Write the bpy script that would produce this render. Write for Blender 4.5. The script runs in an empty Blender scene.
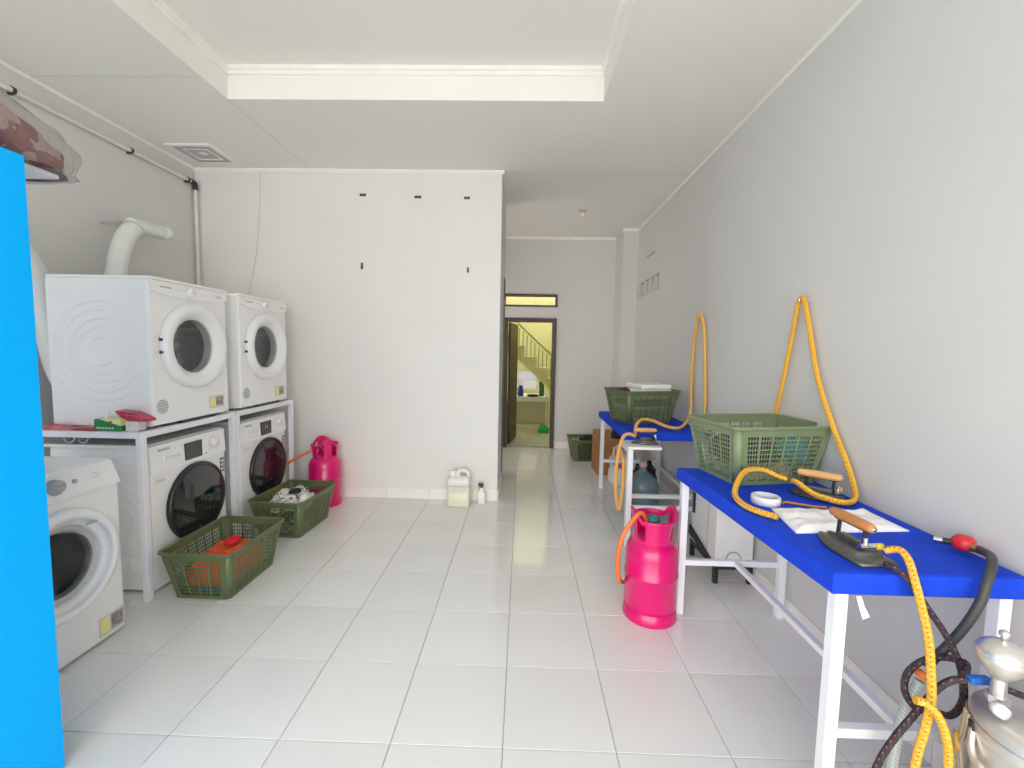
import bpy, bmesh, math, random
from mathutils import Vector, Matrix, noise
random.seed(7)
PI = math.pi
sc = bpy.context.scene
col = sc.collection

# ------------------------------------------------------------------ camera
YAW, PITCH, ROLL = -.023, -.0794, .0186
F_ = Vector((math.sin(YAW)*math.cos(PITCH), math.cos(YAW)*math.cos(PITCH), math.sin(PITCH)))
R_ = Vector((math.cos(YAW), -math.sin(YAW), 0)); U_ = R_.cross(F_)
c_, s_ = math.cos(ROLL), math.sin(ROLL)
R_, U_ = c_*R_+s_*U_, c_*U_-s_*R_
cd = bpy.data.cameras.new('camera'); cam = bpy.data.objects.new('camera', cd); col.objects.link(cam)
cd.sensor_width = 36; cd.lens = 36*437.21/1024; cd.clip_start = .02
M_ = Matrix((R_, U_, -F_)).transposed().to_4x4(); M_.translation = Vector((.0423, -1.435, 1.4037))
cam.matrix_world = M_
sc.camera = cam

# ------------------------------------------------------------------ world and light: overcast daylight through the open shop front
w = bpy.data.worlds.new('world'); sc.world = w; w.use_nodes = True
bg = w.node_tree.nodes['Background']; bg.inputs[0].default_value = (1, .985, .96, 1); bg.inputs[1].default_value = 3.0
pl = bpy.data.lights.new('shopfront_portal', 'AREA'); pl.shape = 'RECTANGLE'; pl.size = 4.3; pl.size_y = 2.9; pl.cycles.is_portal = True
po = bpy.data.objects.new('shopfront_portal', pl); col.objects.link(po); po.location = (-.7, -3.2, 1.46); po.rotation_euler = (PI/2, 0, 0)
sc.view_settings.view_transform = 'Standard'; sc.view_settings.look = 'None'; sc.view_settings.gamma = 1
sc.view_settings.use_curve_mapping = False
sc.view_settings.exposure = .95
sc.cycles.max_bounces = 14; sc.cycles.diffuse_bounces = 8; sc.cycles.glossy_bounces = 4; sc.cycles.transparent_max_bounces = 12
sc.cycles.use_denoising = True; sc.cycles.sample_clamp_indirect = 10
sc.cycles.caustics_reflective = False; sc.cycles.caustics_refractive = False

# ------------------------------------------------------------------ materials
MATS = {}
def mat(name, c, rough=.5, metal=0, var=.03, scale=8, bump=0, bscale=120, coat=0, spec=.5):
    if name in MATS: return MATS[name]
    m = bpy.data.materials.new(name); m.use_nodes = True; nt = m.node_tree; N = nt.nodes; L = nt.links
    p = N['Principled BSDF']; p.inputs['Roughness'].default_value = rough; p.inputs['Metallic'].default_value = metal
    p.inputs['Coat Weight'].default_value = coat; p.inputs['Specular IOR Level'].default_value = spec
    tc = N.new('ShaderNodeTexCoord'); nz = N.new('ShaderNodeTexNoise'); nz.inputs['Scale'].default_value = scale; nz.inputs['Detail'].default_value = 4
    L.new(tc.outputs['Object'], nz.inputs['Vector'])
    mp = N.new('ShaderNodeMapRange'); mp.inputs['From Min'].default_value = .3; mp.inputs['From Max'].default_value = .7
    mp.inputs['To Min'].default_value = 1-var; mp.inputs['To Max'].default_value = 1+var; L.new(nz.outputs['Fac'], mp.inputs['Value'])
    vm = N.new('ShaderNodeVectorMath'); vm.operation = 'SCALE'; vm.inputs[0].default_value = c[:3]; L.new(mp.outputs['Result'], vm.inputs['Scale'])
    L.new(vm.outputs['Vector'], p.inputs['Base Color'])
    if bump:
        n2 = N.new('ShaderNodeTexNoise'); n2.inputs['Scale'].default_value = bscale; n2.inputs['Detail'].default_value = 3
        L.new(tc.outputs['Object'], n2.inputs['Vector'])
        b = N.new('ShaderNodeBump'); b.inputs['Strength'].default_value = bump; b.inputs['Distance'].default_value = .004
        L.new(n2.outputs['Fac'], b.inputs['Height']); L.new(b.outputs['Normal'], p.inputs['Normal'])
    MATS[name] = m; return m

def mat_glass(name, tint, rough=.02, ior=1.45, bump=0):
    if name in MATS: return MATS[name]
    m = bpy.data.materials.new(name); m.use_nodes = True; nt = m.node_tree; N = nt.nodes; L = nt.links
    N.remove(N['Principled BSDF']); out = N['Material Output']
    t = N.new('ShaderNodeBsdfTransparent'); t.inputs[0].default_value = (*tint, 1)
    g = N.new('ShaderNodeBsdfGlossy'); g.inputs['Roughness'].default_value = rough
    if bump:
        tc = N.new('ShaderNodeTexCoord'); nz = N.new('ShaderNodeTexNoise'); nz.inputs['Scale'].default_value = 16; nz.inputs['Detail'].default_value = 4; nz.inputs['Distortion'].default_value = 1.5
        L.new(tc.outputs['Object'], nz.inputs['Vector']); bp = N.new('ShaderNodeBump'); bp.inputs['Strength'].default_value = bump; bp.inputs['Distance'].default_value = .04
        L.new(nz.outputs['Fac'], bp.inputs['Height']); L.new(bp.outputs[0], g.inputs['Normal'])
    lw = N.new('ShaderNodeLayerWeight'); lw.inputs[0].default_value = .5; pw = N.new('ShaderNodeMath'); pw.operation = 'POWER'; pw.inputs[1].default_value = 5; L.new(lw.outputs['Facing'], pw.inputs[0])
    f = N.new('ShaderNodeMapRange'); f.inputs['To Min'].default_value = ((ior-1)/(ior+1))**2; f.inputs['To Max'].default_value = .9; L.new(pw.outputs[0], f.inputs['Value'])
    mx = N.new('ShaderNodeMixShader'); L.new(f.outputs[0], mx.inputs[0]); L.new(t.outputs[0], mx.inputs[1]); L.new(g.outputs[0], mx.inputs[2])
    L.new(mx.outputs[0], out.inputs[0]); MATS[name] = m; return m

def mat_braid(name, base, fleck, fleck2, freq=44, thr=.78):
    # braided hose: helical flecks in the tube's own (length, angle) coordinates
    if name in MATS: return MATS[name]
    m = bpy.data.materials.new(name); m.use_nodes = True; nt = m.node_tree; N = nt.nodes; L = nt.links
    p = N['Principled BSDF']; p.inputs['Roughness'].default_value = .75
    uv = N.new('ShaderNodeUVMap'); sp = N.new('ShaderNodeSeparateXYZ'); L.new(uv.outputs[0], sp.inputs[0])
    def mth(op, a, b):
        n = N.new('ShaderNodeMath'); n.operation = op
        for i, v in enumerate((a, b)):
            if v is None: continue
            if hasattr(v, 'is_linked'): L.new(v, n.inputs[i])
            else: n.inputs[i].default_value = v
        return n.outputs[0]
    u = mth('MULTIPLY', sp.outputs[0], freq*2*PI); v = mth('MULTIPLY', sp.outputs[1], 2*PI*2)
    s1 = mth('SINE', mth('ADD', u, v), None); s2 = mth('SINE', mth('SUBTRACT', u, v), None)
    k = mth('GREATER_THAN', mth('MULTIPLY', s1, s2), thr)
    mx = N.new('ShaderNodeMix'); mx.data_type = 'RGBA'; L.new(k, mx.inputs['Factor']); mx.inputs['A'].default_value = (*base, 1); mx.inputs['B'].default_value = (*fleck, 1)
    k2 = mth('GREATER_THAN', s1, .55)
    m0 = N.new('ShaderNodeMix'); m0.data_type = 'RGBA'; L.new(k2, m0.inputs['Factor']); m0.inputs['A'].default_value = (*base, 1); m0.inputs['B'].default_value = (*fleck2, 1)
    L.new(m0.outputs['Result'], mx.inputs['A']); L.new(mx.outputs['Result'], p.inputs['Base Color'])
    bp = N.new('ShaderNodeBump'); bp.inputs['Strength'].default_value = .5; bp.inputs['Distance'].default_value = .002
    L.new(mth('MULTIPLY', s1, s2), bp.inputs['Height']); L.new(bp.outputs[0], p.inputs['Normal'])
    MATS[name] = m; return m

def mat_print(name, base, ink, scale=30, thr=.55):
    # cloth print / mottled pattern
    if name in MATS: return MATS[name]
    m = bpy.data.materials.new(name); m.use_nodes = True; nt = m.node_tree; N = nt.nodes; L = nt.links
    p = N['Principled BSDF']; p.inputs['Roughness'].default_value = .9
    tc = N.new('ShaderNodeTexCoord'); vz = N.new('ShaderNodeTexNoise'); vz.inputs['Scale'].default_value = scale; vz.inputs['Detail'].default_value = 1
    L.new(tc.outputs['Object'], vz.inputs['Vector'])
    g = N.new('ShaderNodeMath'); g.operation = 'GREATER_THAN'; g.inputs[1].default_value = thr; L.new(vz.outputs['Fac'], g.inputs[0])
    mx = N.new('ShaderNodeMix'); mx.data_type = 'RGBA'; L.new(g.outputs[0], mx.inputs['Factor']); mx.inputs['A'].default_value = (*base, 1); mx.inputs['B'].default_value = (*ink, 1)
    L.new(mx.outputs['Result'], p.inputs['Base Color']); MATS[name] = m; return m

WALL = lambda: mat('wall_paint', (.655, .648, .63), .7, var=.02, scale=1.5, bump=.08, bscale=60)
CEIL = lambda: mat('ceiling_paint', (.84, .825, .775), .8, var=.012, scale=1.2)
TRIM = lambda: mat('cornice_white', (.86, .85, .80), .6)
GROUT = lambda: mat('grout', (.36, .345, .32), .9, var=.1, scale=30)
SKIRT = lambda: mat('skirting_tile', (.84, .82, .77), .18, var=.02)
WHITE = lambda: mat('white_enamel', (.83, .83, .825), .22, var=.012, coat=.3)
WHITE2 = lambda: mat('white_plastic', (.84, .84, .83), .35, var=.012)
RACKW = lambda: mat('white_lilac_steel', (.80, .79, .84), .4, var=.02)
TABW = lambda: mat('white_table_steel', (.84, .85, .88), .35, var=.02)
BLUE = lambda: mat('blue_cloth', (.006, .055, .62), .75, var=.10, scale=14, bump=.12, bscale=300, spec=.25)
CYAN = lambda: mat('cyan_laminate', (.0, .43, 1.0), .55, var=.01, scale=2, spec=.15)
PINK = lambda: mat('pink_gas_paint', (.68, .0015, .145), .28, var=.05, scale=12, coat=.3)
GREEN = lambda: mat('green_basket_plastic', (.115, .15, .062), .42, var=.05, scale=10)
GREEN2 = lambda: mat('sage_basket_plastic', (.19, .245, .13), .42, var=.05, scale=10)
DARK = lambda: mat('dark_plastic', (.03, .03, .033), .35)
BLACKM = lambda: mat('black_metal', (.018, .018, .02), .4)
GREY = lambda: mat('grey_plastic', (.42, .42, .43), .35)
STEEL = lambda: mat('brushed_steel', (.68, .65, .60), .45, metal=.75, var=.08, scale=20)
CHROME = lambda: mat('chrome', (.75, .75, .75), .12, metal=1)
IRON = lambda: mat('iron_sole', (.15, .15, .145), .38, metal=.75, var=.2, scale=25)
WOOD = lambda: mat('orange_wood', (.52, .21, .07), .5, var=.12, scale=25)
WOOD2 = lambda: mat('light_wood', (.66, .36, .15), .5, var=.12, scale=25)
BROWN = lambda: mat('brown_door_paint', (.055, .032, .026), .45, var=.15, scale=14)
YHOSE = lambda: mat_braid('yellow_braid', (.80, .40, .03), (.16, .07, .02), (.86, .50, .08))
YHOSE2 = lambda: mat_braid('pale_yellow_braid', (.80, .40, .07), (.45, .16, .03), (.88, .56, .18))
BHOSE = lambda: mat_braid('black_pink_braid', (.03, .022, .025), (.45, .10, .12), (.05, .04, .045), 26, .86)
ORHOSE = lambda: mat('orange_rubber', (.80, .17, .03), .45)
DGLASS = lambda: mat('dark_door_glass', (.014, .016, .018), .06, var=.3, scale=4, coat=.5)
INK = lambda: mat('grey_print', (.45, .45, .46), .5)

# ------------------------------------------------------------------ mesh building
class MB:
    def __init__(s): s.v = []; s.f = []; s.uv = {}; s.smooth = set()
    def add(s, vs, fs, smooth=False, uvs=None):
        o = len(s.v); s.v += [tuple(v) for v in vs]
        for i, f in enumerate(fs):
            if smooth: s.smooth.add(len(s.f))
            if uvs: s.uv[len(s.f)] = uvs[i]
            s.f.append(tuple(o+k for k in f))
        return s
    def box(s, x0, x1, y0, y1, z0, z1):
        return s.add([(x0,y0,z0),(x1,y0,z0),(x1,y1,z0),(x0,y1,z0),(x0,y0,z1),(x1,y0,z1),(x1,y1,z1),(x0,y1,z1)],
            [(3,2,1,0),(4,5,6,7),(0,1,5,4),(1,2,6,5),(2,3,7,6),(3,0,4,7)])
    def rbox(s, x0, x1, y0, y1, z0, z1, r=.006, seg=2, smooth=True):
        bm = bmesh.new(); bmesh.ops.create_cube(bm, size=1)
        for v in bm.verts: v.co = Vector(((x0+x1)/2+v.co.x*(x1-x0), (y0+y1)/2+v.co.y*(y1-y0), (z0+z1)/2+v.co.z*(z1-z0)))
        bmesh.ops.bevel(bm, geom=bm.edges[:], offset=min(r, .49*min(x1-x0, y1-y0, z1-z0)), segments=seg, profile=.5, affect='EDGES')
        bm.verts.index_update(); s.add([v.co for v in bm.verts], [[v.index for v in f.verts] for f in bm.faces], False); bm.free(); return s
    def prism(s, poly, a0, a1, axis='z'):
        n = len(poly)
        P = lambda p, a: (p[0], p[1], a) if axis == 'z' else (p[0], a, p[1]) if axis == 'y' else (a, p[0], p[1])
        vs = [P(p, a0) for p in poly]+[P(p, a1) for p in poly]
        fs = [tuple(range(n))[::-1], tuple(range(n, 2*n))]+[(i, (i+1) % n, n+(i+1) % n, n+i) for i in range(n)]
        return s.add(vs, fs)
    def lathe(s, prof, n=32, c=(0,0,0), axis='z', smooth=True, a0=0, a1=2*PI):
        full = abs(a1-a0-2*PI) < 1e-6; m = n if full else n+1
        vs = []
        for i in range(m):
            a = a0+(a1-a0)*i/n
            for (r, h) in prof:
                x, y = r*math.cos(a), r*math.sin(a)
                p = (x, y, h) if axis == 'z' else (h, x, y) if axis == 'x' else (y, h, x)
                vs.append((c[0]+p[0], c[1]+p[1], c[2]+p[2]))
        k = len(prof); fs = []
        for i in range(n):
            j = (i+1) % m
            for q in range(k-1): fs.append((i*k+q, j*k+q, j*k+q+1, i*k+q+1))
        return s.add(vs, fs, smooth)
    def cyl(s, a, b, r, r2=None, n=12):
        return s.tube([a, b], r, n, r2=r2, raw=True)
    def tube(s, pts, r, n=8, sub=6, closed=False, r2=None, raw=False, cap=True):
        P = [Vector(p) for p in pts]
        if not raw:
            Q = []; m = len(P)
            for i in range(m if closed else m-1):
                if closed: p0, p1, p2, p3 = P[i-1], P[i], P[(i+1) % m], P[(i+2) % m]
                else: p0, p1, p2, p3 = P[max(i-1, 0)], P[i], P[i+1], P[min(i+2, m-1)]
                for k in range(sub):
                    t = k/sub
                    Q.append(.5*((2*p1)+(p2-p0)*t+(2*p0-5*p1+4*p2-p3)*t*t+(3*p1-p0-3*p2+p3)*t**3))
            if not closed: Q.append(P[-1])
            P = Q
        m = len(P); vs = []; fs = []; uvs = []; nrm = None; Ls = [0]
        for i in range(m-1): Ls.append(Ls[-1]+(P[i+1]-P[i]).length)
        for i in range(m):
            t = (P[(i+1) % m]-P[i-1]) if closed else (P[min(i+1, m-1)]-P[max(i-1, 0)])
            t = t.normalized() if t.length > 1e-9 else Vector((0,0,1))
            if nrm is None: nrm = t.orthogonal().normalized()
            nrm = (nrm-t*nrm.dot(t)); nrm = nrm.normalized() if nrm.length > 1e-6 else t.orthogonal().normalized()
            b = t.cross(nrm); rr = r if r2 is None else r+(r2-r)*i/(m-1)
            for k in range(n):
                a = 2*PI*k/n; vs.append(P[i]+rr*(math.cos(a)*nrm+math.sin(a)*b))
        for i in range(m if closed else m-1):
            j = (i+1) % m; u0 = Ls[i]; u1 = Ls[j] if j else Ls[i]+(P[0]-P[i]).length
            for k in range(n):
                l = (k+1) % n; fs.append((i*n+k, i*n+l, j*n+l, j*n+k)); uvs.append(((u0, k/n), (u0, (k+1)/n), (u1, (k+1)/n), (u1, k/n)))
        s.add(vs, fs, True, uvs)
        if cap and not closed: s.add(vs[:n], [tuple(range(n))[::-1]]); s.add(vs[-n:], [tuple(range(n))])
        return s
    def mesh(s, name, m=None):
        me = bpy.data.meshes.new(name); me.from_pydata(s.v, [], s.f)
        if s.smooth: me.polygons.foreach_set('use_smooth', [i in s.smooth for i in range(len(s.f))])
        if s.uv:
            ul = me.uv_layers.new(name='UVMap')
            for i, p in enumerate(me.polygons):
                q = s.uv.get(i)
                if q:
                    for k, li in enumerate(p.loop_indices): ul.data[li].uv = q[k]
        if m: me.materials.append(m)
        return me
    def build(s, name, m, parent=None, loc=None, rot=None):
        return link(name, s.mesh(name, m), parent, loc, rot)

def link(name, me, parent=None, loc=None, rot=None):
    o = bpy.data.objects.new(name, me); col.objects.link(o)
    if parent: o.parent = parent
    if loc: o.location = loc
    if rot: o.rotation_euler = rot
    return o
def tag(o, label, cat, group=None):
    o['label'] = label; o['category'] = cat
    if group: o['group'] = group
    return o
def struct(o): o['kind'] = 'structure'; return o
def thing(name, label, cat, loc=(0,0,0), rz=0, group=None):
    o = bpy.data.objects.new(name, None); o.empty_display_size = .05; col.objects.link(o); o.location = loc; o.rotation_euler = (0, 0, rz)
    return tag(o, label, cat, group)
def solidify(o, t, off=0):
    m = o.modifiers.new('thickness', 'SOLIDIFY'); m.thickness = t; m.offset = off; return o

# ------------------------------------------------------------------ setting
XL, XR, YP, XE, HC, YF = -2.9015, 1.486, 2.518, -.168, 2.953, 4.75
YB = -3.2
def wall_holes(u0, u1, z0, z1, holes, fn):
    us = sorted({u0, u1, *[h[0] for h in holes], *[h[1] for h in holes]}); zs = sorted({z0, z1, *[h[2] for h in holes], *[h[3] for h in holes]})
    for a, b in zip(us, us[1:]):
        for c, d in zip(zs, zs[1:]):
            if not any(h[0] <= a and b <= h[1] and h[2] <= c and d <= h[3] for h in holes): fn(a, b, c, d)

# floor: grout bed with real tiles
fl = struct(MB().box(XL-.15, XR+.15, YB, YP+.05, -.12, -.004).box(-.98, XR+.15, YP+.05, YF+.12, -.12, -.004).build('floor', GROUT()))
TILE = mat('floor_tile', (.76, .755, .735), .14, var=.03, scale=1.1, coat=.3)
def tile_rand(m):
    nt = m.node_tree; N = nt.nodes; L = nt.links; p = N['Principled BSDF']
    oi = N.new('ShaderNodeObjectInfo'); mp = N.new('ShaderNodeMapRange'); mp.inputs['To Min'].default_value = .975; mp.inputs['To Max'].default_value = 1.02
    L.new(oi.outputs['Random'], mp.inputs['Value']); vm = N.new('ShaderNodeVectorMath'); vm.operation = 'SCALE'
    src = p.inputs['Base Color'].links[0].from_socket; L.new(src, vm.inputs[0]); L.new(mp.outputs[0], vm.inputs['Scale']); L.new(vm.outputs[0], p.inputs['Base Color'])
tile_rand(TILE)
tcache = {}
def tile(parent, name, x0, x1, y0, y1, m, zt=0., th=.01, g=.0015):
    k = (round(x1-x0, 4), round(y1-y0, 4), name)
    if k not in tcache:
        a, b = (x1-x0)/2-g, (y1-y0)/2-g; e = .0012; vs = []
        for z, d in ((-th, 0), (-e, 0), (0, e)):
            vs += [(-a+d, -b+d, z), (a-d, -b+d, z), (a-d, b-d, z), (-a+d, b-d, z)]
        fs = [(8, 9, 10, 11)]+[(q*4+i, q*4+(i+1) % 4, q*4+4+(i+1) % 4, q*4+4+i) for q in (0, 1) for i in range(4)]
        tcache[k] = MB().add(vs, fs).mesh('tile', m)
    return link(name, tcache[k], parent, ((x0+x1)/2, (y0+y1)/2, zt))
T = .4
for j in range(-8, 12):
    y0, y1 = j*T, (j+1)*T
    for i in range(-8, 4):
        x0, x1 = i*T, (i+1)*T
        a0, a1, b0, b1 = max(x0, XL), min(x1, XR), max(y0, YB), min(y1, YF)
        if a1-a0 < .02 or b1-b0 < .02: continue
        if b0 >= YP-.02 and a1 <= -.6: continue          # behind the partition
        if b0 < YP < b1 and a1 <= XE: b1 = YP
        if b0 >= YP and a1 <= XE and b0 < 3.4: continue
        if b0 >= YP and b0 < 3.4 and a0 < XE: a0 = XE
        tile(fl, 'tile', a0, a1, b0, b1, TILE)

# walls
struct(MB().box(XL-.15, XL, YB, YP+.14, -.1, 3.3).build('wall_left', WALL()))
b = MB(); wall_holes(YB, YF+.12, -.1, 3.3, [(3.33, 4.2, 2.07, 2.25), (3.55, 3.93, 2.385, 2.52)], lambda a, c, d, e: b.box(XR, XR+.15, a, c, d, e))
wr = struct(b.build('wall_right', WALL()))
MB().box(XR+.05, XR+.055, 3.33, 4.2, 2.07, 2.25).build('vent_backing', mat('vent_shade', (.42, .44, .44), .6), wr)
for k in range(5):
    y = 3.36+k*.2
    MB().box(XR+.004, XR+.05, y-.014, y+.014, 2.07, 2.25).build('vent_slat', mat('vent_slat_paint', (.62, .63, .61), .6), wr)
MB().box(XR+.02, XR+.025, 3.55, 3.93, 2.385, 2.52).build('vent_cover', WALL(), wr)
struct(MB().box(XL, XE, YP, YP+.14, -.1, HC+.1).build('wall_partition', mat('partition_paint', (.76, .75, .725), .7, var=.02, scale=1.5, bump=.08, bscale=60)))
struct(MB().box(XE-.14, XE, YP+.14, 3.42, -.1, HC+.1).build('wall_corridor', WALL()))
b = MB().box(-.88, XE-.14, 3.3, 3.42, -.1, HC+.1); wall_holes(3.3, YF, -.1, HC+.1, [(3.6, 4.5, 1.0, 2.1)], lambda a, c, d, e: b.box(-1.0, -.88, a, c, d, e))
struct(b.build('wall_alcove', WALL()))
w3 = thing('window_added', '', ''); [w3.__delitem__(k) for k in ('label', 'category')]; struct(w3)  # unseen alcove window, added to brighten the corridor
for a, c, d, e in ((3.6, 4.5, 1.0, 1.04), (3.6, 4.5, 2.06, 2.1), (3.6, 3.64, 1.04, 2.06), (4.46, 4.5, 1.04, 2.06), (4.03, 4.07, 1.04, 2.06)):
    MB().box(-.97, -.92, a, c, d, e).build('window_frame', BROWN(), w3)
for a, c in ((3.64, 4.03), (4.07, 4.46)): MB().box(-.946, -.942, a, c, 1.04, 2.06).build('pane', mat_glass('clear_pane', (.95, .92, .90)), w3)
b = MB(); wall_holes(-1.0, XR, -.1, 3.1, [(-.235, .51, -.1, 1.845), (-.235, .515, 2.0, 2.175)], lambda a, c, d, e: b.box(a, c, YF, YF+.12, d, e))
struct(b.build('wall_far', WALL()))
struct(MB().box(1.30, XR, 4.28, YF, -.1, HC+.1).build('wall_column', WALL()))
# brown frame board on the corridor wall
d2 = struct(MB().box(XE, XE+.006, 3.2, 3.42, 0, 2.15).build('door_2', BROWN()))
# far door: frame, leaf, transom
d1 = thing('door_1', '', ''); [d1.__delitem__(k) for k in ('label', 'category')]; struct(d1)
for a, c, d, e in ((-.235, -.17, 0, 1.845), (.455, .51, 0, 1.845), (-.17, .455, 1.79, 1.845)):
    MB().rbox(a, c, YF-.02, YF+.13, d, e, .005).build('door_frame', BROWN(), d1)
dl = MB().rbox(0, .03, 0, .62, .012, 1.785, .004).build('door_leaf', BROWN(), d1, (-.165, YF+.14, 0), (0, 0, -.16))
MB().cyl((.03, .55, .9), (.075, .55, .9), .01).cyl((.07, .55, .9), (.07, .44, .9), .009).build('door_handle', CHROME(), dl)
w1 = thing('window_1', '', ''); [w1.__delitem__(k) for k in ('label', 'category')]; struct(w1)
for a, c, d, e in ((-.235, .515, 2.0, 2.025), (-.235, .515, 2.15, 2.175), (-.235, -.21, 2.025, 2.15), (.49, .515, 2.025, 2.15)):
    MB().box(a, c, YF-.015, YF+.13, d, e).build('window_frame', BROWN(), w1)
MB().box(-.21, .49, YF+.05, YF+.056, 2.025, 2.15).build('pane', mat_glass('clear_pane', (.95, .92, .90)), w1)

# ceiling with recessed tray
TX0, TX1, TY0, TY1 = -1.862, .515, -2.7, 1.43
b = MB(); wall_holes(XL, XR, YB, YP, [(TX0, TX1, TY0, TY1)], lambda a, c, d, e: b.box(a, c, d, e, HC, HC+.195))
b.box(XE, XR, YP, YF, HC, HC+.22).box(-.88, XE, 3.42, YF, HC, HC+.22).box(TX0-.1, TX1+.1, TY0-.1, TY1+.1, 3.148, 3.3)
ce = struct(b.build('ceiling', CEIL()))
MB().box(TX0-.002, TX0+.003, TY1, YP, HC-.001, HC+.001).build('seam', mat('seam_grey', (.6, .59, .55), .8), ce)
MB().box(XL, TX0, 1.2, 1.203, HC-.001, HC+.001).build('seam', mat('seam_grey', (0, 0, 0)), ce)
MB().box(XE, XR, YP+.02, YP+.024, HC-.001, HC+.001).build('seam', mat('seam_grey', (0, 0, 0)), ce)
# cornices
n = 0
def trim(b_):
    global n
    n += 1; return struct(b_.build('trim_%d' % n, TRIM()))
pr = [(0, 3.10), (.008, 3.10), (.010, 3.122), (.022, 3.128), (.026, 3.148), (0, 3.148)]
trim(MB().prism([(TY1-p[0], p[1]) for p in pr], TX0, TX1, 'x'))
trim(MB().prism([(TX0+p[0], p[1]) for p in pr], TY0, TY1, 'y'))
trim(MB().prism([(TX1-p[0], p[1]) for p in pr], TY0, TY1, 'y'))
cs = [(0, HC-.03), (.008, HC-.03), (.022, HC-.01), (.022, HC), (0, HC)]
trim(MB().prism([(YP-p[0], p[1]) for p in cs], XL, XE+.02, 'x'))
trim(MB().prism([(XL+p[0]*.6, HC-(HC-p[1])*.6) for p in cs], YB, YP, 'y'))
trim(MB().prism([(XR-p[0]*.5, HC-(HC-p[1])*.5) for p in cs], YB, 4.28, 'y'))
trim(MB().prism([(YF-p[0], p[1]) for p in cs], -.88, 1.30, 'x'))
trim(MB().prism([(4.28-p[0], p[1]) for p in cs], 1.28, XR, 'x'))
# skirting tiles
def skirt(name, axis, fixed, a0, a1, sgn):
    g = MB(); 
    if axis == 'x': g.box(a0, a1, min(fixed, fixed+sgn*.004), max(fixed, fixed+sgn*.004), 0, .098)
    else: g.box(min(fixed, fixed+sgn*.004), max(fixed, fixed+sgn*.004), a0, a1, 0, .098)
    o = struct(g.build(name, mat('skirt_grout', (.55, .53, .49), .9)))
    k = math.ceil(a0/T-1e-6); e = [a0]+[q*T for q in range(k, int(a1/T)+1) if a0+.02 < q*T < a1-.02]+[a1]
    for p, q in zip(e, e[1:]):
        m = MB(); lo, hi = sorted((fixed+sgn*.0005, fixed+sgn*.010))
        if axis == 'x': m.rbox(p+.0015, q-.0015, lo, hi, .001, .1, .002, 1)
        else: m.rbox(lo, hi, p+.0015, q-.0015, .001, .1, .002, 1)
        m.build('skirting_tile', SKIRT(), o)
skirt('baseboard_partition', 'x', YP, XL, XE, -1)
skirt('baseboard_right', 'y', XR, -1.2, 4.28, -1)
skirt('baseboard_left', 'y', XL, -.6, YP-.012, 1)
skirt('baseboard_far', 'x', YF, .515, 1.30, -1)
skirt('baseboard_corridor', 'y', XE, YP-.01, 3.15, 1)
# shop front: header over the open front, unseen pavement added to bounce light up inside
struct(MB().box(XL-.15, XR+.15, YB-.15, YB, 2.85, 3.3).build('wall_front_header', WALL()))
struct(MB().box(-9, 8, -14, YB, -.25, -.02).build('floor_pavement', mat('concrete', (.62, .61, .58), .9, var=.05)))

# stair room beyond the door
YEL = lambda: mat('lime_yellow_paint', (.74, .72, .40), .7, var=.02)
struct(MB().box(-1.0, 1.5, YF+.12, 7.6, -.12, 0).build('floor_stair_room', mat('stair_room_floor', (.62, .62, .52), .18)))
struct(MB().box(-1.12, -1.0, YF+.12, 7.6, 0, 4.2).build('wall_stair_left', YEL()))
struct(MB().box(1.5, 1.62, YF+.12, 7.6, 0, 4.2).build('wall_stair_right', YEL()))
b = MB(); wall_holes(-1.12, 1.62, 0, 4.2, [(-.1, .36, .60, .98)], lambda a, c, d, e: b.box(a, c, 7.5, 7.62, d, e))
struct(b.build('wall_stair_back', YEL()))
struct(MB().box(-1.12, 1.62, YF+.12, 6.35, 2.9, 3.0).build('ceiling_stair_room', CEIL()))  # stops short over the stairs: unseen opening added to let daylight in
w2 = thing('window_2', '', ''); [w2.__delitem__(k) for k in ('label', 'category')]; struct(w2)
for a, c, d, e in ((-.1, .36, .6, .625), (-.1, .36, .955, .98), (-.1, -.075, .625, .955), (.335, .36, .625, .955), (-.075, .335, .78, .8)):
    MB().box(a, c, 7.53, 7.58, d, e).build('window_frame', WHITE2(), w2)
MB().box(-.075, .335, 7.55, 7.556, .625, .955).build('pane', mat_glass('frosted_pane', (.30, .30, .29)), w2)
st = thing('staircase', 'lime yellow staircase with balusters seen through the far doorway', 'stairs')
steps = []; x, z = 1.12, .33
for k in range(8):
    steps += [(x, z), (x, z+.19)]; x -= .208; z += .19
prof = [(1.30, 0), (1.328, 0), (1.328, .14), (1.328, .33)]+steps+[(x, z), (x, z-.14), (1.12, .15)]
MB().prism(prof, 6.15, 6.68, 'y').build('stair_flight', YEL(), st)
OL = mat('olive_rail', (.40, .38, .22), .5)
x, z = 1.12, .33
for k in range(8):
    for q in (.035, .104, .173):
        MB().cyl((x-q, 6.19, z+.19), (x-q, 6.19, z+.19+.30+(q-.1)*.9), .008, n=6).build('baluster', OL, st)
    x -= .208; z += .19
MB().cyl((1.1, 6.19, .81), (-.56, 6.19, 2.32), .02, n=8).build('handrail', mat('pale_handrail', (.72, .70, .48), .5), st)

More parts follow.
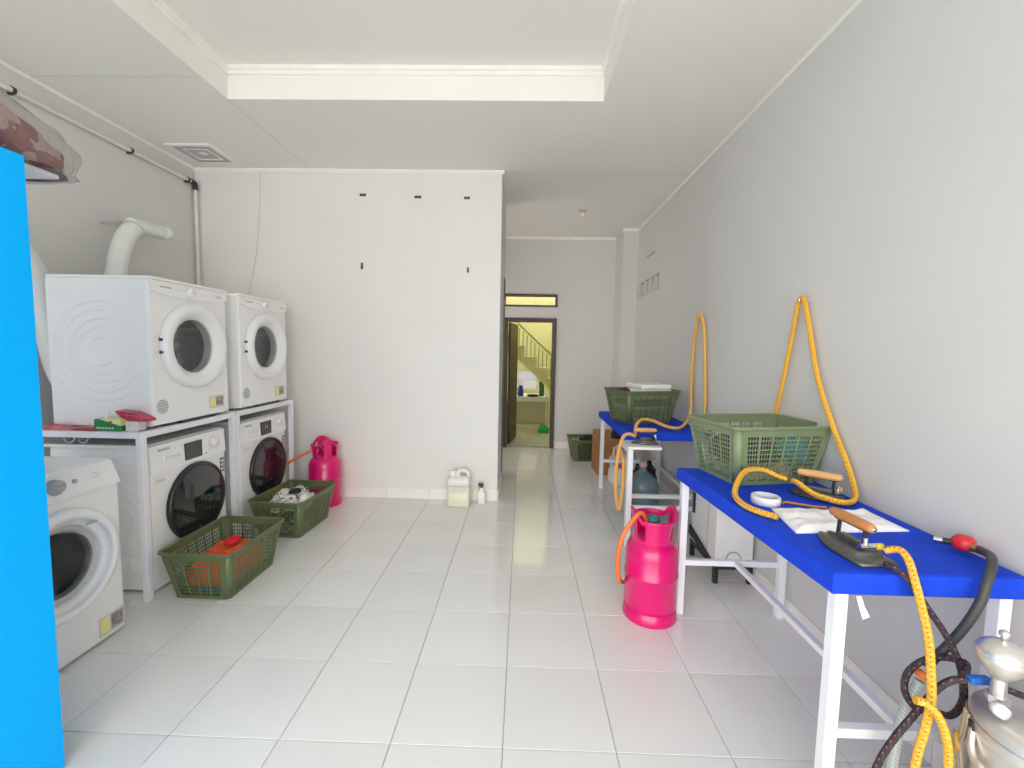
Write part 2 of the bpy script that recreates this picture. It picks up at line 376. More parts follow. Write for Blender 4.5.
# ------------------------------------------------------------------ washing machines and dryers (front faces +X, local x = 0 is the front)
def front_body(depth, w_, h, hy, hz, R, bev=.012):
    mb = MB(); y0, y1, z0, z1 = -w_/2, w_/2, .012, h
    ang = sorted([2*PI*i/72 for i in range(72)]+[math.atan2(zz-hz, yy-hy) % (2*PI) for yy in (y0, y1) for zz in (z0, z1)])
    def hit(a, ins):
        cx, sx = math.cos(a), math.sin(a); t = 1e9
        if cx > 1e-9: t = min(t, (y1-ins-hy)/cx)
        if cx < -1e-9: t = min(t, (y0+ins-hy)/cx)
        if sx > 1e-9: t = min(t, (z1-ins-hz)/sx)
        if sx < -1e-9: t = min(t, (z0+ins-hz)/sx)
        return hy+t*cx, hz+t*sx
    rings = [[(-depth, *hit(a, 0)) for a in ang], [(-bev, *hit(a, 0)) for a in ang], [(-bev*.3, *hit(a, bev*.3)) for a in ang], [(0, *hit(a, bev)) for a in ang],
             [(0, hy+R*math.cos(a), hz+R*math.sin(a)) for a in ang], [(-.05, hy+R*math.cos(a), hz+R*math.sin(a)) for a in ang]]
    k = len(ang); fs = [(q*k+i, q*k+(i+1) % k, (q+1)*k+(i+1) % k, (q+1)*k+i) for q in range(5) for i in range(k)]+[tuple(range(k))[::-1]]
    return mb.add([v for r in rings for v in r], fs)
def feet(root, depth, w_):
    for fx in (-.06, -depth+.06):
        for fy in (-w_/2+.06, w_/2-.06):
            MB().lathe([(0, 0), (.02, 0), (.02, .014), (0, .014)], 12, (fx, fy, 0)).build('foot', BLACKM(), root)
def side_ribs(root, w_, cx, cz, m, radii=((.07, 0, 330), (.13, 20, 300), (.175, 60, 230), (.22, -30, 215))):
    for R, a, e in radii:
        n_ = 20; pts = [(cx+R*math.cos(math.radians(a+(e-a)*i/n_)), -w_/2-.0005, cz+R*math.sin(math.radians(a+(e-a)*i/n_))) for i in range(n_+1)]
        MB().tube(pts, .0035, 6, raw=True).build('side_rib', m, root)
def sticker(root, y0, y1, z0, z1, x=.001):
    MB().box(0, x, y0, y1, z0, z1).build('sticker', mat('sticker_grey', (.55, .53, .52), .3), root)
    MB().box(x, x+.0006, y0+.006, y0+(y1-y0)*.42, z0+.008, z1-.006).build('sticker_print', mat('sticker_yellow', (.78, .74, .30), .4), root)
    MB().box(x, x+.0006, y0+(y1-y0)*.47, y1-.008, z0+.012, z1-.012).build('sticker_print', mat('sticker_photo', (.30, .26, .25), .3, var=.5, scale=40), root)
def ring_door(root, cy, cz, R, r, out, m, glass, gring=None):
    d = MB().lathe([(R, .002), (R+.002, out*.55), (R-.008, out*.9), (R-.02, out), (R-.045, out), (r+.03, out*.62), (r+.008, out*.3), (r, out*.1), (r, -.02)], 64, (0, cy, cz), 'x').build('door', m, root)
    if gring: MB().lathe([(r+.0, -.02), (r-.012, -.012), (r-.03, -.02), (r-.036, -.03)], 64, (0, cy, cz), 'x').build('inner_ring', gring, d); r -= .034
    MB().lathe([(0, -.015), (r*.5, -.011), (r*.85, -.002), (r, .003), (r, -.006), (0, -.022)], 64, (0, cy, cz), 'x').build('door_glass', glass, d)
    for s in (-1, 1):
        MB().rbox(.004, out*.5, cy-R-.006, cy-R+.004, cz+s*.035-.008, cz+s*.035+.008, .002, 1).build('hinge', DARK(), d)
    return d
def drum(root, cy, cz, R):
    MB().lathe([(R, -.05), (R+.04, -.055), (R+.04, -.32), (R*.5, -.34), (0, -.33)], 48, (0, cy, cz), 'x').build('drum', mat('drum_steel', (.34, .34, .34), .4, metal=.4, var=.15, scale=20), root)
    for k in range(3):
        a = .6+k*2*PI/3; rr = R+.03
        MB().cyl((-.08, cy+rr*math.cos(a), cz+rr*math.sin(a)), (-.31, cy+rr*math.cos(a), cz+rr*math.sin(a)), .018, n=8).build('drum_paddle', mat('paddle_grey', (.3, .3, .3), .4), root)

def upper_dryer(label, y, z0):
    t = thing('tumble_dryer', label, 'dryer', (-1.97, y, z0), 0, 'white tumble dryers on top of the racks')
    W, H, D = .62, .83, .56
    front_body(D, W, H-.018, .0, .455, .16).build('body', WHITE(), t)
    MB().rbox(-D, .012, -W/2, W/2, H-.018, H, .006).build('top_panel', WHITE2(), t)
    drum(t, 0, .455, .16)
    ring_door(t, 0, .455, .252, .160, .045, WHITE2(), mat_glass('smoky_glass', (.78, .80, .80), .03, 1.6))
    # control panel with bowed lower edge
    pr_ = [(-W/2+.004, H-.02)]+[(-W/2+.02+(W-.04)*i/16, H-.10+.022*(2*i/16-1)**4+.004) for i in range(17)]+[(W/2-.004, H-.02)]
    cp = MB().prism(pr_[::-1], 0, .014, 'x').build('control_panel', WHITE2(), t)
    MB().lathe([(0, .036), (.022, .036), (.027, .028), (.029, .014), (0, .014)], 24, (0, -.03, H-.058), 'x').build('dial', WHITE(), cp)
    MB().box(.014, .0146, -.245, -.165, H-.053, H-.044).build('brand_print', INK(), cp)
    for k in range(5): MB().box(.014, .0146, -.13+k*.018, -.12+k*.018, H-.056, H-.05).build('panel_print', mat('pale_print', (.62, .62, .62), .5), cp)
    for k in range(3): MB().lathe([(0, .018), (.006, .018), (.007, .014)], 10, (0, .07+k*.035, H-.06), 'x').build('button', WHITE(), cp)
    MB().box(.014, .0146, .19, .25, H-.064, H-.048).build('panel_print', mat('pale_print', (.6, .6, .6)), cp)
    g = MB()
    for k in range(9):
        zz = -.036+k*.009; hw = math.sqrt(max(.0001, .04**2-zz**2)); g.box(.0, .0012, -.245-hw, -.245+hw, .115+zz-.0022, .115+zz+.0022)
    g.build('vent_grille', mat('vent_dark', (.25, .25, .25), .6), t)
    sticker(t, .12, .255, .055, .135)
    side_ribs(t, W, -.27, .42, WHITE(), ((.075, 0, 350), (.13, 30, 300), (.175, 20, 340), (.225, 20, 330), (.27, 60, 300)))
    MB().box(-.3, .0012, -.11, .17, .001, .013).build('plinth_gap_shade', DARK(), t)  # dark strip put in as the shade of the gap under the body
    feet(t, D, W)
    return t
def lower_washer(label, y, lit):
    t = thing('washing_machine', label, 'washing machine', (-1.985, y, 0), 0, 'white washing machines under the racks')
    W, H, D = .6, .84, .56
    MB().rbox(-D, 0, -W/2, W/2, .014, H-.02, .01).build('body', WHITE(), t)
    MB().rbox(-D-.05, -.02, -W/2, W/2, H-.02, H, .004).build('top_panel', WHITE2(), t)
    cp = MB().prism([(0, .672), (.016, .676), (.008, .83), (-.02, .838), (-.02, .672)], -W/2, W/2, 'y').build('control_panel', WHITE2(), t)
    cp.location.x = -.009
    dsp = MB().rbox(.008, .018, -.055, .085, .695, .80, .003).build('display', DGLASS(), cp)
    for k in ((0, 1) if lit else ()): MB().box(.018, .0186, -.0+k*.022, .008+k*.022, .745, .765).build('display_digit', mat('digit_grey', (.35, .38, .4), .5), dsp)
    MB().lathe([(0, .036), (.026, .036), (.031, .03), (.033, .01), (0, .01)], 24, (0, .19, .765), 'x').build('dial', WHITE(), cp)
    MB().box(.016, .0166, -.25, -.17, .795, .808).build('brand_print', INK(), cp)
    MB().rbox(.004, .0152, -.21, -.085, .70, .765, .003, 1).build('detergent_drawer', WHITE(), cp)
    for k in range(7): MB().box(.015, .0158, -.2+k*.016, -.192+k*.016, .735, .757).build('panel_print', mat('pale_print', (.6, .6, .6)), cp)
    MB().box(.016, .0166, .11, .125, .70, .706).build('panel_print', DARK(), cp)
    d = MB().lathe([(.236, 0), (.236, .018), (.226, .028), (.214, .028), (.205, .022)], 64, (0, .03, .43), 'x').build('door', mat('door_rim_dark', (.02, .022, .024), .2), t)
    MB().lathe([(0, .040), (.08, .039), (.15, .034), (.215, .024)], 64, (0, .03, .43), 'x').build('door_glass', DGLASS(), d)
    MB().box(0, .001, -.265, -.2, .62, .635).build('panel_print', mat('pale_print', (.6, .6, .6)), t)
    stk = MB().box(0, .0012, .25, .285, .54, .635).build('sticker', mat('sticker_black', (.03, .03, .035), .4), t)
    for k in range(3): MB().box(.0012, .0018, .255, .28, .55+k*.028, .568+k*.028).build('sticker_print', mat('sticker_white', (.6, .6, .6), .5), stk)
    side_ribs(t, W, -.2, .42, WHITE2(), ((.1, -60, 60), (.15, -70, 70), (.2, -75, 75)))
    for zz in (.77, .73, .69): MB().tube([(-D+.02, -W/2, zz), (-.03, -W/2, zz)], .003, 6, raw=True).build('side_rib', WHITE2(), t)
    MB().rbox(-D+.05, -.03, -W/2-.004, -W/2+.002, .12, .2, .003, 1).build('side_recess', WHITE2(), t)
    feet(t, D, W)
    return t
upper_dryer('white tumble dryer on the rack nearer the blue cabinet', 1.197, .931)
upper_dryer('white tumble dryer on the rack beside the back partition wall', 1.945, .931)
lower_washer('white washing machine with blank black display, nearer one under the racks', 1.165, False)
lower_washer('white washing machine under the rack beside the partition, behind the basket of patterned cloth', 1.93, True)
# floor dryer in front
t = thing('tumble_dryer', 'white dryer with grey knob standing on the floor beside the blue cabinet', 'dryer', (-1.885, .275, 0))
W, H, D = .6, .85, .52
front_body(D, W, .735, .02, .455, .168).build('body', WHITE(), t)
MB().prism([(.006, .735), (.006, .745), (-.032, .842), (-.05, .85), (-D, .85), (-D, .735)], -W/2, W/2, 'y').build('top_housing', WHITE2(), t)
drum(t, .02, .455, .168)
ring_door(t, .02, .455, .238, .168, .04, WHITE2(), mat_glass('dark_smoky_glass', (.5, .53, .55), .03, 1.6), mat('ring_grey', (.56, .55, .54), .3))
cp = bpy.data.objects.new('control_panel', MB().prism([(.0075, .745), (-.0305, .842), (-.033, .842), (.004, .745)], -W/2+.003, W/2-.003, 'y').mesh('control_panel', WHITE2())); col.objects.link(cp); cp.parent = t
kn = MB().lathe([(.034, 0), (.034, .008), (.027, .014), (.025, .03), (0, .031)], 28).build('dial', GREY(), cp, (-.010, .02, .793), (0, PI/2-.37, 0))
MB().rbox(-.003, .003, -.02, .02, .031, .036, .002, 1).build('dial_grip', CHROME(), kn)
MB().lathe([(.01, 0), (.009, .006), (0, .007)], 14).build('button', GREY(), cp, (-.0105, .105, .795), (0, PI/2-.37, 0))
for k in range(3): MB().box(-.014, .014, -.001, .001, -.0, .001).build('panel_print', INK(), cp, (-.0115-.004*(k-1), .2+.012*(k % 2), .797+.010*(k-1)), (PI/2, 0, PI/2))
MB().rbox(.036, .041, .10, .15, .60, .61, .002, 1).build('door_latch', GREY(), t)
sticker(t, .165, .29, .035, .125)
feet(t, D, W)

# ------------------------------------------------------------------ steel racks over the washers
def rack(label, y0, y1):
    t = thing('appliance_rack', label, 'rack', (0, 0, 0), 0, 'white steel racks over the washing machines')
    x0, x1, s = -2.62, -1.952, .034
    for x in (x0, x1-s):
        for y in (y0, y1-s): MB().rbox(x, x+s, y, y+s, 0, .93-s, .002, 1).build('leg', RACKW(), t)
    for y in (y0, y1-s): MB().rbox(x0, x1, y, y+s, .93-s, .93, .002, 1).build('beam', RACKW(), t)
    for x in (x0, x1-s): MB().rbox(x, x+s, y0+s, y1-s, .93-s, .93, .002, 1).build('beam', RACKW(), t)
    for k in range(3):
        y = y0+(y1-y0)*(k+1)/4; MB().box(x0+s, x1-s, y-.015, y+.015, .90, .929).build('cross_bar', RACKW(), t)
    MB().box(x0+s, x1-s, y0+s, y1-s, .8965, .8995).build('shelf_sheet', mat('shelf_grey', (.34, .35, .38), .6), t)
rack('white steel rack under the dryer with packets at its near edge', .785, 1.545)
rack('white steel rack next to the partition wall, farther of the two', 1.556, 2.316)

# small packets on the near rack edge
def packet(label, pts, th, m, z=.931, rot=None, loc=None, name='sachet'):
    o = thing(name, label, 'packet', (0, 0, 0))
    n_ = 8; vs = []; 
    P = [Vector(p) for p in pts]
    for j in range(n_+1):
        for i in range(n_+1):
            u, v = i/n_, j/n_; q = P[0]*(1-u)*(1-v)+P[1]*u*(1-v)+P[2]*u*v+P[3]*(1-u)*v
            e = (math.sin(PI*u)*math.sin(PI*v))**.4; h = th*e*(1+.3*noise.noise(Vector((u*5, v*5, th*90))))
            vs.append((q.x, q.y, q.z+h))
    k = n_+1; fs = [(j*k+i, j*k+i+1, (j+1)*k+i+1, (j+1)*k+i) for j in range(n_) for i in range(n_)]
    mb = MB().add(vs, fs, True); mb.add([(v[0], v[1], P[0].z*0+min(p.z for p in P)+(0 if abs(P[0].z-P[2].z) < .01 else 0)) if abs(P[0].z-P[2].z) < .01 else (v[0], v[1]+.004, v[2]-.002) for v in vs], [f[::-1] for f in fs], True)
    mb.build('pouch', m, o); return o, P
MAR = mat('maroon_foil', (.34, .035, .055), .3, var=.35, scale=20); MAR2 = mat('pink_foil', (.55, .13, .17), .3, var=.35, scale=25)
o, P = packet('pinkish red sachet lying flat at the left end of the rack edge', [(-2.55, .80, .9315), (-2.37, .795, .9315), (-2.40, .89, .9315), (-2.57, .89, .9315)], .022, MAR2)
MB().box(-2.50, -2.45, .83, .86, .953, .954).build('sachet_print', MAR, o)
o, P = packet('maroon sachet lying flat between the pink sachet and the green box', [(-2.36, .795, .9315), (-2.20, .792, .9315), (-2.21, .89, .9315), (-2.37, .89, .9315)], .018, MAR)
bx = thing('soap_box', 'green and yellow soap carton on the rack edge', 'box', (-2.15, .832, .931), -.05)
MB().rbox(-.075, .075, -.028, .028, 0, .062, .002, 1).build('carton', mat('carton_green', (.01, .22, .07), .45), bx)
MB().prism([(-.03, .06), (.0765, .03), (.0765, .0635), (-.045, .0635)], -.0288, .0285, 'y').build('yellow_band', mat('carton_yellow', (.80, .74, .35), .5), bx)
for k in range(6): MB().box(-.06+k*.017, -.05+k*.017, -.0287, -.0278, .012, .019).build('carton_print', mat('print_white', (.8, .8, .8), .5), bx)
MB().lathe([(0, 0), (.008, 0), (.008, .0012), (0, .0012)], 12, (.022, -.0302, .047), 'y').build('carton_print', mat('print_red', (.55, .05, .03), .5), bx)
MB().tube([(-.03, 0, .063), (-.03, 0, .08), (-.022, 0, .095), (-.012, 0, .1)], .004, 6).build('torn_flap', WHITE2(), bx)
wb = thing('carton', 'small white carton between the green soap box and the dryer front', 'box', (-2.035, .845, .931))
MB().rbox(-.028, .036, -.03, .03, 0, .052, .002, 1).build('carton_body', mat('off_white_card', (.74, .70, .66), .6), wb)
MB().box(-.015, .0, -.0305, -.0295, .03, .034).build('carton_print', INK(), wb)
rs = thing('sachet', 'crimson sachet propped on top of the small white carton', 'packet', (-2.025, .845, .9845), 0)
MB().prism([(-.09, .05), (-.085, .055), (.0, .045), (.075, .014), (.085, .0), (-.02, .0), (-.06, .02)], -.03, .03, 'y').build('pouch', mat('crimson_foil', (.42, .02, .06), .3, var=.4, scale=25), rs)
MB().tube([(-.04, -.031, .034), (.02, -.031, .028), (.06, -.031, .012)], .003, 6).build('pouch_seam', MAR2, rs)
cb = tag(MB().tube([(-2.45, .86, .893), (-2.44, .855, .865), (-2.41, .85, .853), (-2.385, .85, .868), (-2.38, .855, .892)], .004, 6).tube([(-2.37, .86, .893), (-2.35, .85, .86), (-2.32, .85, .858), (-2.30, .855, .892)], .004, 6).build('cable', mat('cable_grey', (.55, .55, .55), .5)), 'looped grey cable hanging under the near rack top', 'cable')

# ------------------------------------------------------------------ laundry baskets
def basket_meshes(m, key):
    if key in tcache: return tcache[key]
    HX, HY, hx, hy, H = .26, .20, .212, .156, .27
    rc = .03
    # perimeter stations at unit: list of (fx, fy, kind) built on a rounded rectangle evaluated per height
    def ring(t):
        X, Y = hx+(HX-hx)*t, hy+(HY-hy)*t; return X, Y
    def side_pt(side, u, t):
        X, Y = ring(t); z = t*H
        if side == 0: return (-X+rc+(2*X-2*rc)*u, -Y, z)
        if side == 1: return (X, -Y+rc+(2*Y-2*rc)*u, z)
        if side == 2: return (X-rc-(2*X-2*rc)*u, Y, z)
        return (-X, Y-rc-(2*Y-2*rc)*u, z)
    out = []
    for side in range(4):
        groups, per = (6, 4) if side % 2 == 0 else (4, 4)
        us = [0, .045]; solidu = [True]
        gw = (.91)/groups
        for g_ in range(groups):
            a = .045+gw*g_; cw = gw*.86/per
            for q in range(per):
                us += [a+gw*.07+cw*q+cw*.14, a+gw*.07+cw*q+cw*.9]; solidu += [True, False]
        us += [1.0]; solidu += [True]
        us = us[:1]+us[1:]
        ts = [0, .06]; solidt = [True]; nr = 10; th = (.87-.06)/nr
        for q in range(nr): ts += [.06+th*q+th*.16, .06+th*q+th*.92]; solidt += [True, False]
        ts += [1.0]; solidt += [True]
        us = sorted(us); k = len(us); vs = [side_pt(side, u, t_) for t_ in ts for u in us]; fs = []
        for j in range(len(ts)-1):
            for i in range(k-1):
                su, stt = solidu[min(i, len(solidu)-1)] if i < len(solidu) else True, solidt[j]
                uc, tcn = (us[i]+us[i+1])/2, (ts[j]+ts[j+1])/2
                if not su and not stt: continue
                if side % 2 == 1 and .36 < uc < .64 and 0.72 < tcn < .8 and not stt: continue
                fs.append((j*k+i, j*k+i+1, (j+1)*k+i+1, (j+1)*k+i))
        out.append(('side_panel', MB().add(vs, fs).mesh('side_panel', m)))
    cxs = [(-1, -1, PI), (1, -1, 1.5*PI), (1, 1, 0), (-1, 1, .5*PI)]
    for sx, sy, a0 in cxs:
        vs = []; n_ = 5; tt = [0, .5, 1]
        for t_ in tt:
            X, Y = ring(t_)
            for i in range(n_+1):
                a = a0+PI/2*i/n_; vs.append((sx*(X-rc)+rc*math.cos(a), sy*(Y-rc)+rc*math.sin(a), t_*H))
        k = n_+1; out.append(('corner_post', MB().add(vs, [(j*k+i, j*k+i+1, (j+1)*k+i+1, (j+1)*k+i) for j in range(2) for i in range(n_)], True).mesh('corner_post', m)))
    # rim
    pts = []
    for sx, sy, a0 in cxs:
        for i in range(6):
            a = a0+PI/2*i/5; pts.append((sx*(HX-rc)+(rc+.004)*math.cos(a), sy*(HY-rc)+(rc+.004)*math.sin(a), H+.002))
    out.append(('rim', MB().tube(pts, .0085, 8, closed=True, raw=True).mesh('rim', m)))
    b_ = MB(); X, Y = hx+.002, hy+.002
    pl_ = []
    for sx, sy, a0 in cxs:
        for i in range(5): a = a0+PI/2*i/4; pl_.append((sx*(X-rc)+rc*math.cos(a), sy*(Y-rc)+rc*math.sin(a)))
    b_.prism(pl_, 0, .005); out.append(('base', b_.mesh('base', m)))
    tcache[key] = out; return out
def basket(label, loc, rz, m, key, group='green plastic laundry baskets'):
    t = thing('laundry_basket', label, 'basket', loc, rz, group)
    for nm, me in basket_meshes(m, key):
        o = link(nm, me, t)
        if nm == 'side_panel': o['kind'] = 'stuff'
        if nm in ('side_panel', 'corner_post'): solidify(o, .0022)
    return t
basket('green laundry basket of orange clothes on the floor, nearest the camera', (-1.695, 1.045, .001), PI/2-.02, GREEN(), 'g1')
basket('green laundry basket of patterned white cloth on the floor by the pink cylinder', (-1.70, 1.835, .001), PI/2-.07, GREEN(), 'g1')
basket('sage green laundry basket standing on the nearer blue table', (1.215, .755, .7965), .2, GREEN2(), 'g2')
basket('green laundry basket topped with a white towel on the farther blue table', (1.095, 2.43, .7965), .33, GREEN(), 'g1')
basket('green basket on the floor by the far wall, left of the cardboard box', (.93, 4.20, .001), .08, GREEN(), 'g1')

def heap(name, label, cat, loc, sx, sy, h, m, seed=0, rz=0, rough=.22, e=.7, group=None, nu=36, nv=16):
    vs = []; fs = []
    for j in range(nv+1):
        p = j/nv*PI/2*1.0
        for i in range(nu):
            a = 2*PI*i/nu; ca, sa = math.cos(a), math.sin(a)
            f = lambda v: math.copysign(abs(v)**e, v)
            cp_ = math.cos(p)**e
            x_, y_, z_ = sx*f(ca)*cp_, sy*f(sa)*cp_, h*math.sin(p)
            d = noise.noise(Vector((x_*14+seed*7.1, y_*14, z_*14)))+.5*noise.noise(Vector((x_*32, y_*32+seed*3.3, z_*32)))
            q = 1-rough*.5+rough*.5*d
            vs.append((x_*q, y_*q, z_*(1-rough*.3+rough*d)))
    for j in range(nv):
        for i in range(nu): l = (i+1) % nu; fs.append((j*nu+i, j*nu+l, (j+1)*nu+l, (j+1)*nu+i))
    fs.append(tuple(range(nu))[::-1])
    o = MB().add(vs, fs, True).build(name, m, None, loc, (0, 0, rz)); return tag(o, label, cat, group)
def cm(n_, c, v=.15): return mat(n_, c, .92, var=v, scale=25, bump=.3, bscale=60)
heap('folded_clothes', 'blue clothes at the bottom of the nearest floor basket', 'clothes', (-1.695, 1.045, .008), .135, .185, .055, cm('cloth_blue', (.03, .12, .32)), 1, e=.4)
heap('garment', 'orange garment filling the nearest floor basket', 'clothes', (-1.69, 1.043, .066), .160, .215, .13, cm('cloth_orange', (.72, .12, .035)), 2, e=.32)
heap('garment', 'small bright red cloth on top of the orange garment', 'clothes', (-1.70, 1.103, .205), .05, .085, .035, cm('cloth_red', (.70, .02, .025)), 3, rough=.7)
heap('garment', 'pale green and black printed cloth in the basket by the pink cylinder', 'clothes', (-1.70, 1.835, .012), .135, .18, .16, mat_print('camo_cloth', (.42, .42, .30), (.05, .06, .04), 32, .5), 4, e=.45)
heap('garment', 'white spotted cloth heaped above the basket by the pink cylinder', 'clothes', (-1.70, 1.80, .178), .15, .185, .125, mat_print('spotted_cloth', (.74, .72, .66), (.16, .13, .09), 42, .60), 5, rough=.3)
heap('sock', 'black sock lying on the white spotted cloth', 'clothes', (-1.655, 1.755, .30), .045, .055, .03, cm('cloth_black', (.018, .018, .02)), 6)
heap('garment', 'rolled white cloth at the rim of the basket by the pink cylinder', 'clothes', (-1.565, 1.72, .25), .035, .06, .05, cm('cloth_white', (.78, .79, .82), .05), 7)
heap('folded_clothes', 'cream clothes at the bottom of the basket on the nearer table', 'clothes', (1.215, .755, .804), .18, .13, .075, cm('cloth_cream', (.62, .52, .36)), 8, .2, e=.4)
heap('garment', 'dark navy cloth heaped in the basket on the nearer table', 'clothes', (1.155, .75, .884), .15, .13, .125, cm('cloth_navy', (.02, .022, .05)), 9, .2, e=.5)
heap('garment', 'turquoise cloth at the right end of the basket on the nearer table', 'clothes', (1.39, .735, .884), .045, .095, .125, cm('cloth_teal', (.01, .28, .42)), 10, .2, e=.5)
for k in range(5):
    c = [(.50, .47, .38), (.33, .36, .27), (.56, .55, .47), (.26, .24, .20), (.45, .46, .38)][k]
    t = tag(MB().rbox(-.19, .19, -.14, .14, 0, .046, .018, 3).build('folded_garment', cm('folded_%d' % k, c), None, (1.095, 2.43, .803+k*.047), (0, 0, .33)),
        ['beige folded garment at the bottom of the farther table basket', 'olive folded garment, second from the bottom in the farther table basket', 'cream folded garment midway up the farther table basket', 'brown folded garment, second from the top inside the farther table basket', 'grey green folded garment directly under the white towel'][k], 'clothes', 'folded clothes in the farther table basket')
tw = thing('towel', 'folded white towel on top of the farther table basket', 'towel', (1.155, 2.44, 1.039), .30)
for k in range(2):
    MB().rbox(-.155+.006*k, .155-.006*k, -.14, .14, k*.043, k*.043+.042, .018, 3).build('towel_fold', cm('towel_white', (.80, .83, .80), .03), tw)
heap('garment', 'dark red cloth beside the white towel on the farther table basket', 'clothes', (.925, 2.36, 1.04), .05, .09, .055, cm('cloth_maroon', (.12, .015, .02)), 12, .25)
heap('garment', 'black clothes in the floor basket by the far wall', 'clothes', (.95, 4.2, .012), .19, .135, .30, cm('cloth_black', (.018, .018, .02)), 13, .08, e=.5)

# ------------------------------------------------------------------ LPG cylinders
def gas(label, loc, rz, hose, hoselabel, r=.135):
    t = thing('gas_cylinder', label, 'gas cylinder', loc, rz, 'pink gas cylinders')
    MB().lathe([(0, .035), (r*.6, .035), (r*.92, .05), (r, .085), (r, .232), (r+.003, .236), (r+.003, .246), (r, .25), (r, .345), (r*.97, .375), (r*.88, .402), (r*.68, .424), (r*.4, .436), (0, .44)], 48).build('tank', PINK(), t)
    MB().lathe([(r*.93, .062), (r*1.0, .05), (r*1.03, .02), (r*1.03, .004), (r*1.0, 0), (r*.94, 0), (r*.93, .03), (r*.93, .062)], 48).build('foot_ring', PINK(), t)
    # collar with hand windows and raised posts
    R = .098; nu, nt_ = 72, 14; vs = []; fs = []
    def top(a): return .535+.05*max(0, (abs(math.cos(a))-.80)/.20)**.7
    for j in range(nt_+1):
        for i in range(nu):
            a = 2*PI*i/nu; z_ = .405+(top(a)-.405)*j/nt_; fl_ = .012*(j/nt_)**2; vs.append(((R+fl_)*math.cos(a), (R+fl_)*math.sin(a), z_))
    for j in range(nt_):
        for i in range(nu):
            a = (360*(i+.5)/nu) % 180; t_ = (j+.5)/nt_
            win = (18 < a < 50 or 130 < a < 162) and .22 < t_ < (.86)
            gap = (18 < a < 50 or 130 < a < 162) and t_ > .86 and False
            if not win and not gap: l = (i+1) % nu; fs.append((j*nu+i, j*nu+l, (j+1)*nu+l, (j+1)*nu+i))
    solidify(MB().add(vs, fs, True).build('collar', PINK(), t), .005)
    MB().tube([((R+.013)*math.cos(2*PI*i/72), (R+.013)*math.sin(2*PI*i/72), top(2*PI*i/72)) for i in range(72)], .0075, 8, closed=True, raw=True).build('collar_rim', PINK(), t)
    MB().lathe([(0, .438), (.02, .438), (.02, .47), (.013, .475), (.013, .5), (0, .5)], 16).build('valve', mat('brass', (.55, .40, .15), .35, metal=1), t)
    MB().lathe([(0, .5), (.026, .5), (.034, .508), (.036, .522), (.03, .536), (.018, .545), (0, .547)], 24).build('regulator', mat('teal_regulator', (.02, .16, .19), .4), t)
    h = MB().tube(hose, .0115, 10).build('gas_hose', ORHOSE(), t); h['label'] = hoselabel
    h.matrix_parent_inverse = (Matrix.Translation(loc) @ Matrix.Rotation(rz, 4, 'Z')).inverted()
gas('pink gas cylinder on the floor in front of the nearer blue table', (.75, .83, 0), 0.05,
    [(.71, .815, .523), (.67, .775, .575), (.625, .735, .56), (.565, .71, .48), (.543, .705, .38), (.55, .72, .28), (.57, .77, .215), (.588, .84, .17), (.61, .92, .13), (.65, .99, .08), (.70, 1.03, .04)], 'orange rubber hose curling down beside the nearer pink cylinder')
gas('pink gas cylinder by the partition wall behind the floor baskets', (-1.695, 2.345, 0), -.9,
    [(-1.735, 2.34, .523), (-1.79, 2.31, .49), (-1.86, 2.285, .45), (-1.95, 2.27, .40), (-2.02, 2.27, .36), (-2.1, 2.27, .33)], 'orange rubber hose running from the farther pink cylinder behind the washing machine')

# ------------------------------------------------------------------ jerrycan and spray bottle
j = thing('jerrycan', 'translucent white jerrycan of pale yellow liquid against the partition wall', 'jerrycan', (-.505, 2.405, 0))
PLC = mat('translucent_plastic', (.80, .79, .74), .35, var=.02)
def rr(hx_, hy_, r_, n_=4):
    o_ = []
    for sx, sy, a0 in ((-1, -1, PI), (1, -1, 1.5*PI), (1, 1, 0), (-1, 1, .5*PI)):
        for i in range(n_+1): a = a0+PI/2*i/n_; o_.append((sx*(hx_-r_)+r_*math.cos(a), sy*(hy_-r_)+r_*math.sin(a)))
    return o_
def loft(secs, cap=True):
    vs = []; k = len(secs[0][0])
    for poly, z_ in secs: vs += [(p[0], p[1], z_) for p in poly]
    fs = [(q*k+i, q*k+(i+1) % k, (q+1)*k+(i+1) % k, (q+1)*k+i) for q in range(len(secs)-1) for i in range(k)]
    if cap: fs += [tuple(range(k))[::-1], tuple(range((len(secs)-1)*k, len(secs)*k))]
    return MB().add(vs, fs, True)
loft([(rr(.095, .075, .02), 0), (rr(.102, .082, .025), .012), (rr(.102, .082, .025), .185)]).build('liquid_body', mat('pale_yellow_liquid', (.76, .735, .58), .3, var=.03), j)
loft([(rr(.102, .082, .025), .185), (rr(.102, .082, .025), .225), (rr(.095, .075, .025), .25), (rr(.08, .055, .02), .262)]).build('shoulder', PLC, j)
MB().tube([(-.01, 0, .255), (.0, 0, .30), (.03, 0, .312), (.07, 0, .305), (.085, 0, .27), (.085, 0, .25)], .019, 10).build('handle', PLC, j)
MB().lathe([(.032, 0), (.032, .05), (.029, .054), (0, .054)], 20, (-.055, 0, .255)).build('cap', WHITE2(), j)
s = thing('spray_bottle', 'small clear spray bottle with black trigger beside the jerrycan', 'bottle', (-.305, 2.44, 0))
loft([(rr(.034, .026, .012), 0), (rr(.036, .028, .012), .01), (rr(.036, .028, .012), .10), (rr(.02, .018, .01), .128), (rr(.013, .013, .008), .135), (rr(.013, .013, .008), .15)]).build('bottle_body', mat('cloudy_plastic', (.80, .79, .72), .25), s)
MB().rbox(-.03, .016, -.011, .011, .165, .19, .004).lathe([(.015, .148), (.015, .166), (0, .166)], 14).build('spray_head', DARK(), s)
MB().tube([(-.02, 0, .168), (-.026, 0, .15), (-.022, 0, .135)], .004, 6).build('trigger', DARK(), s)

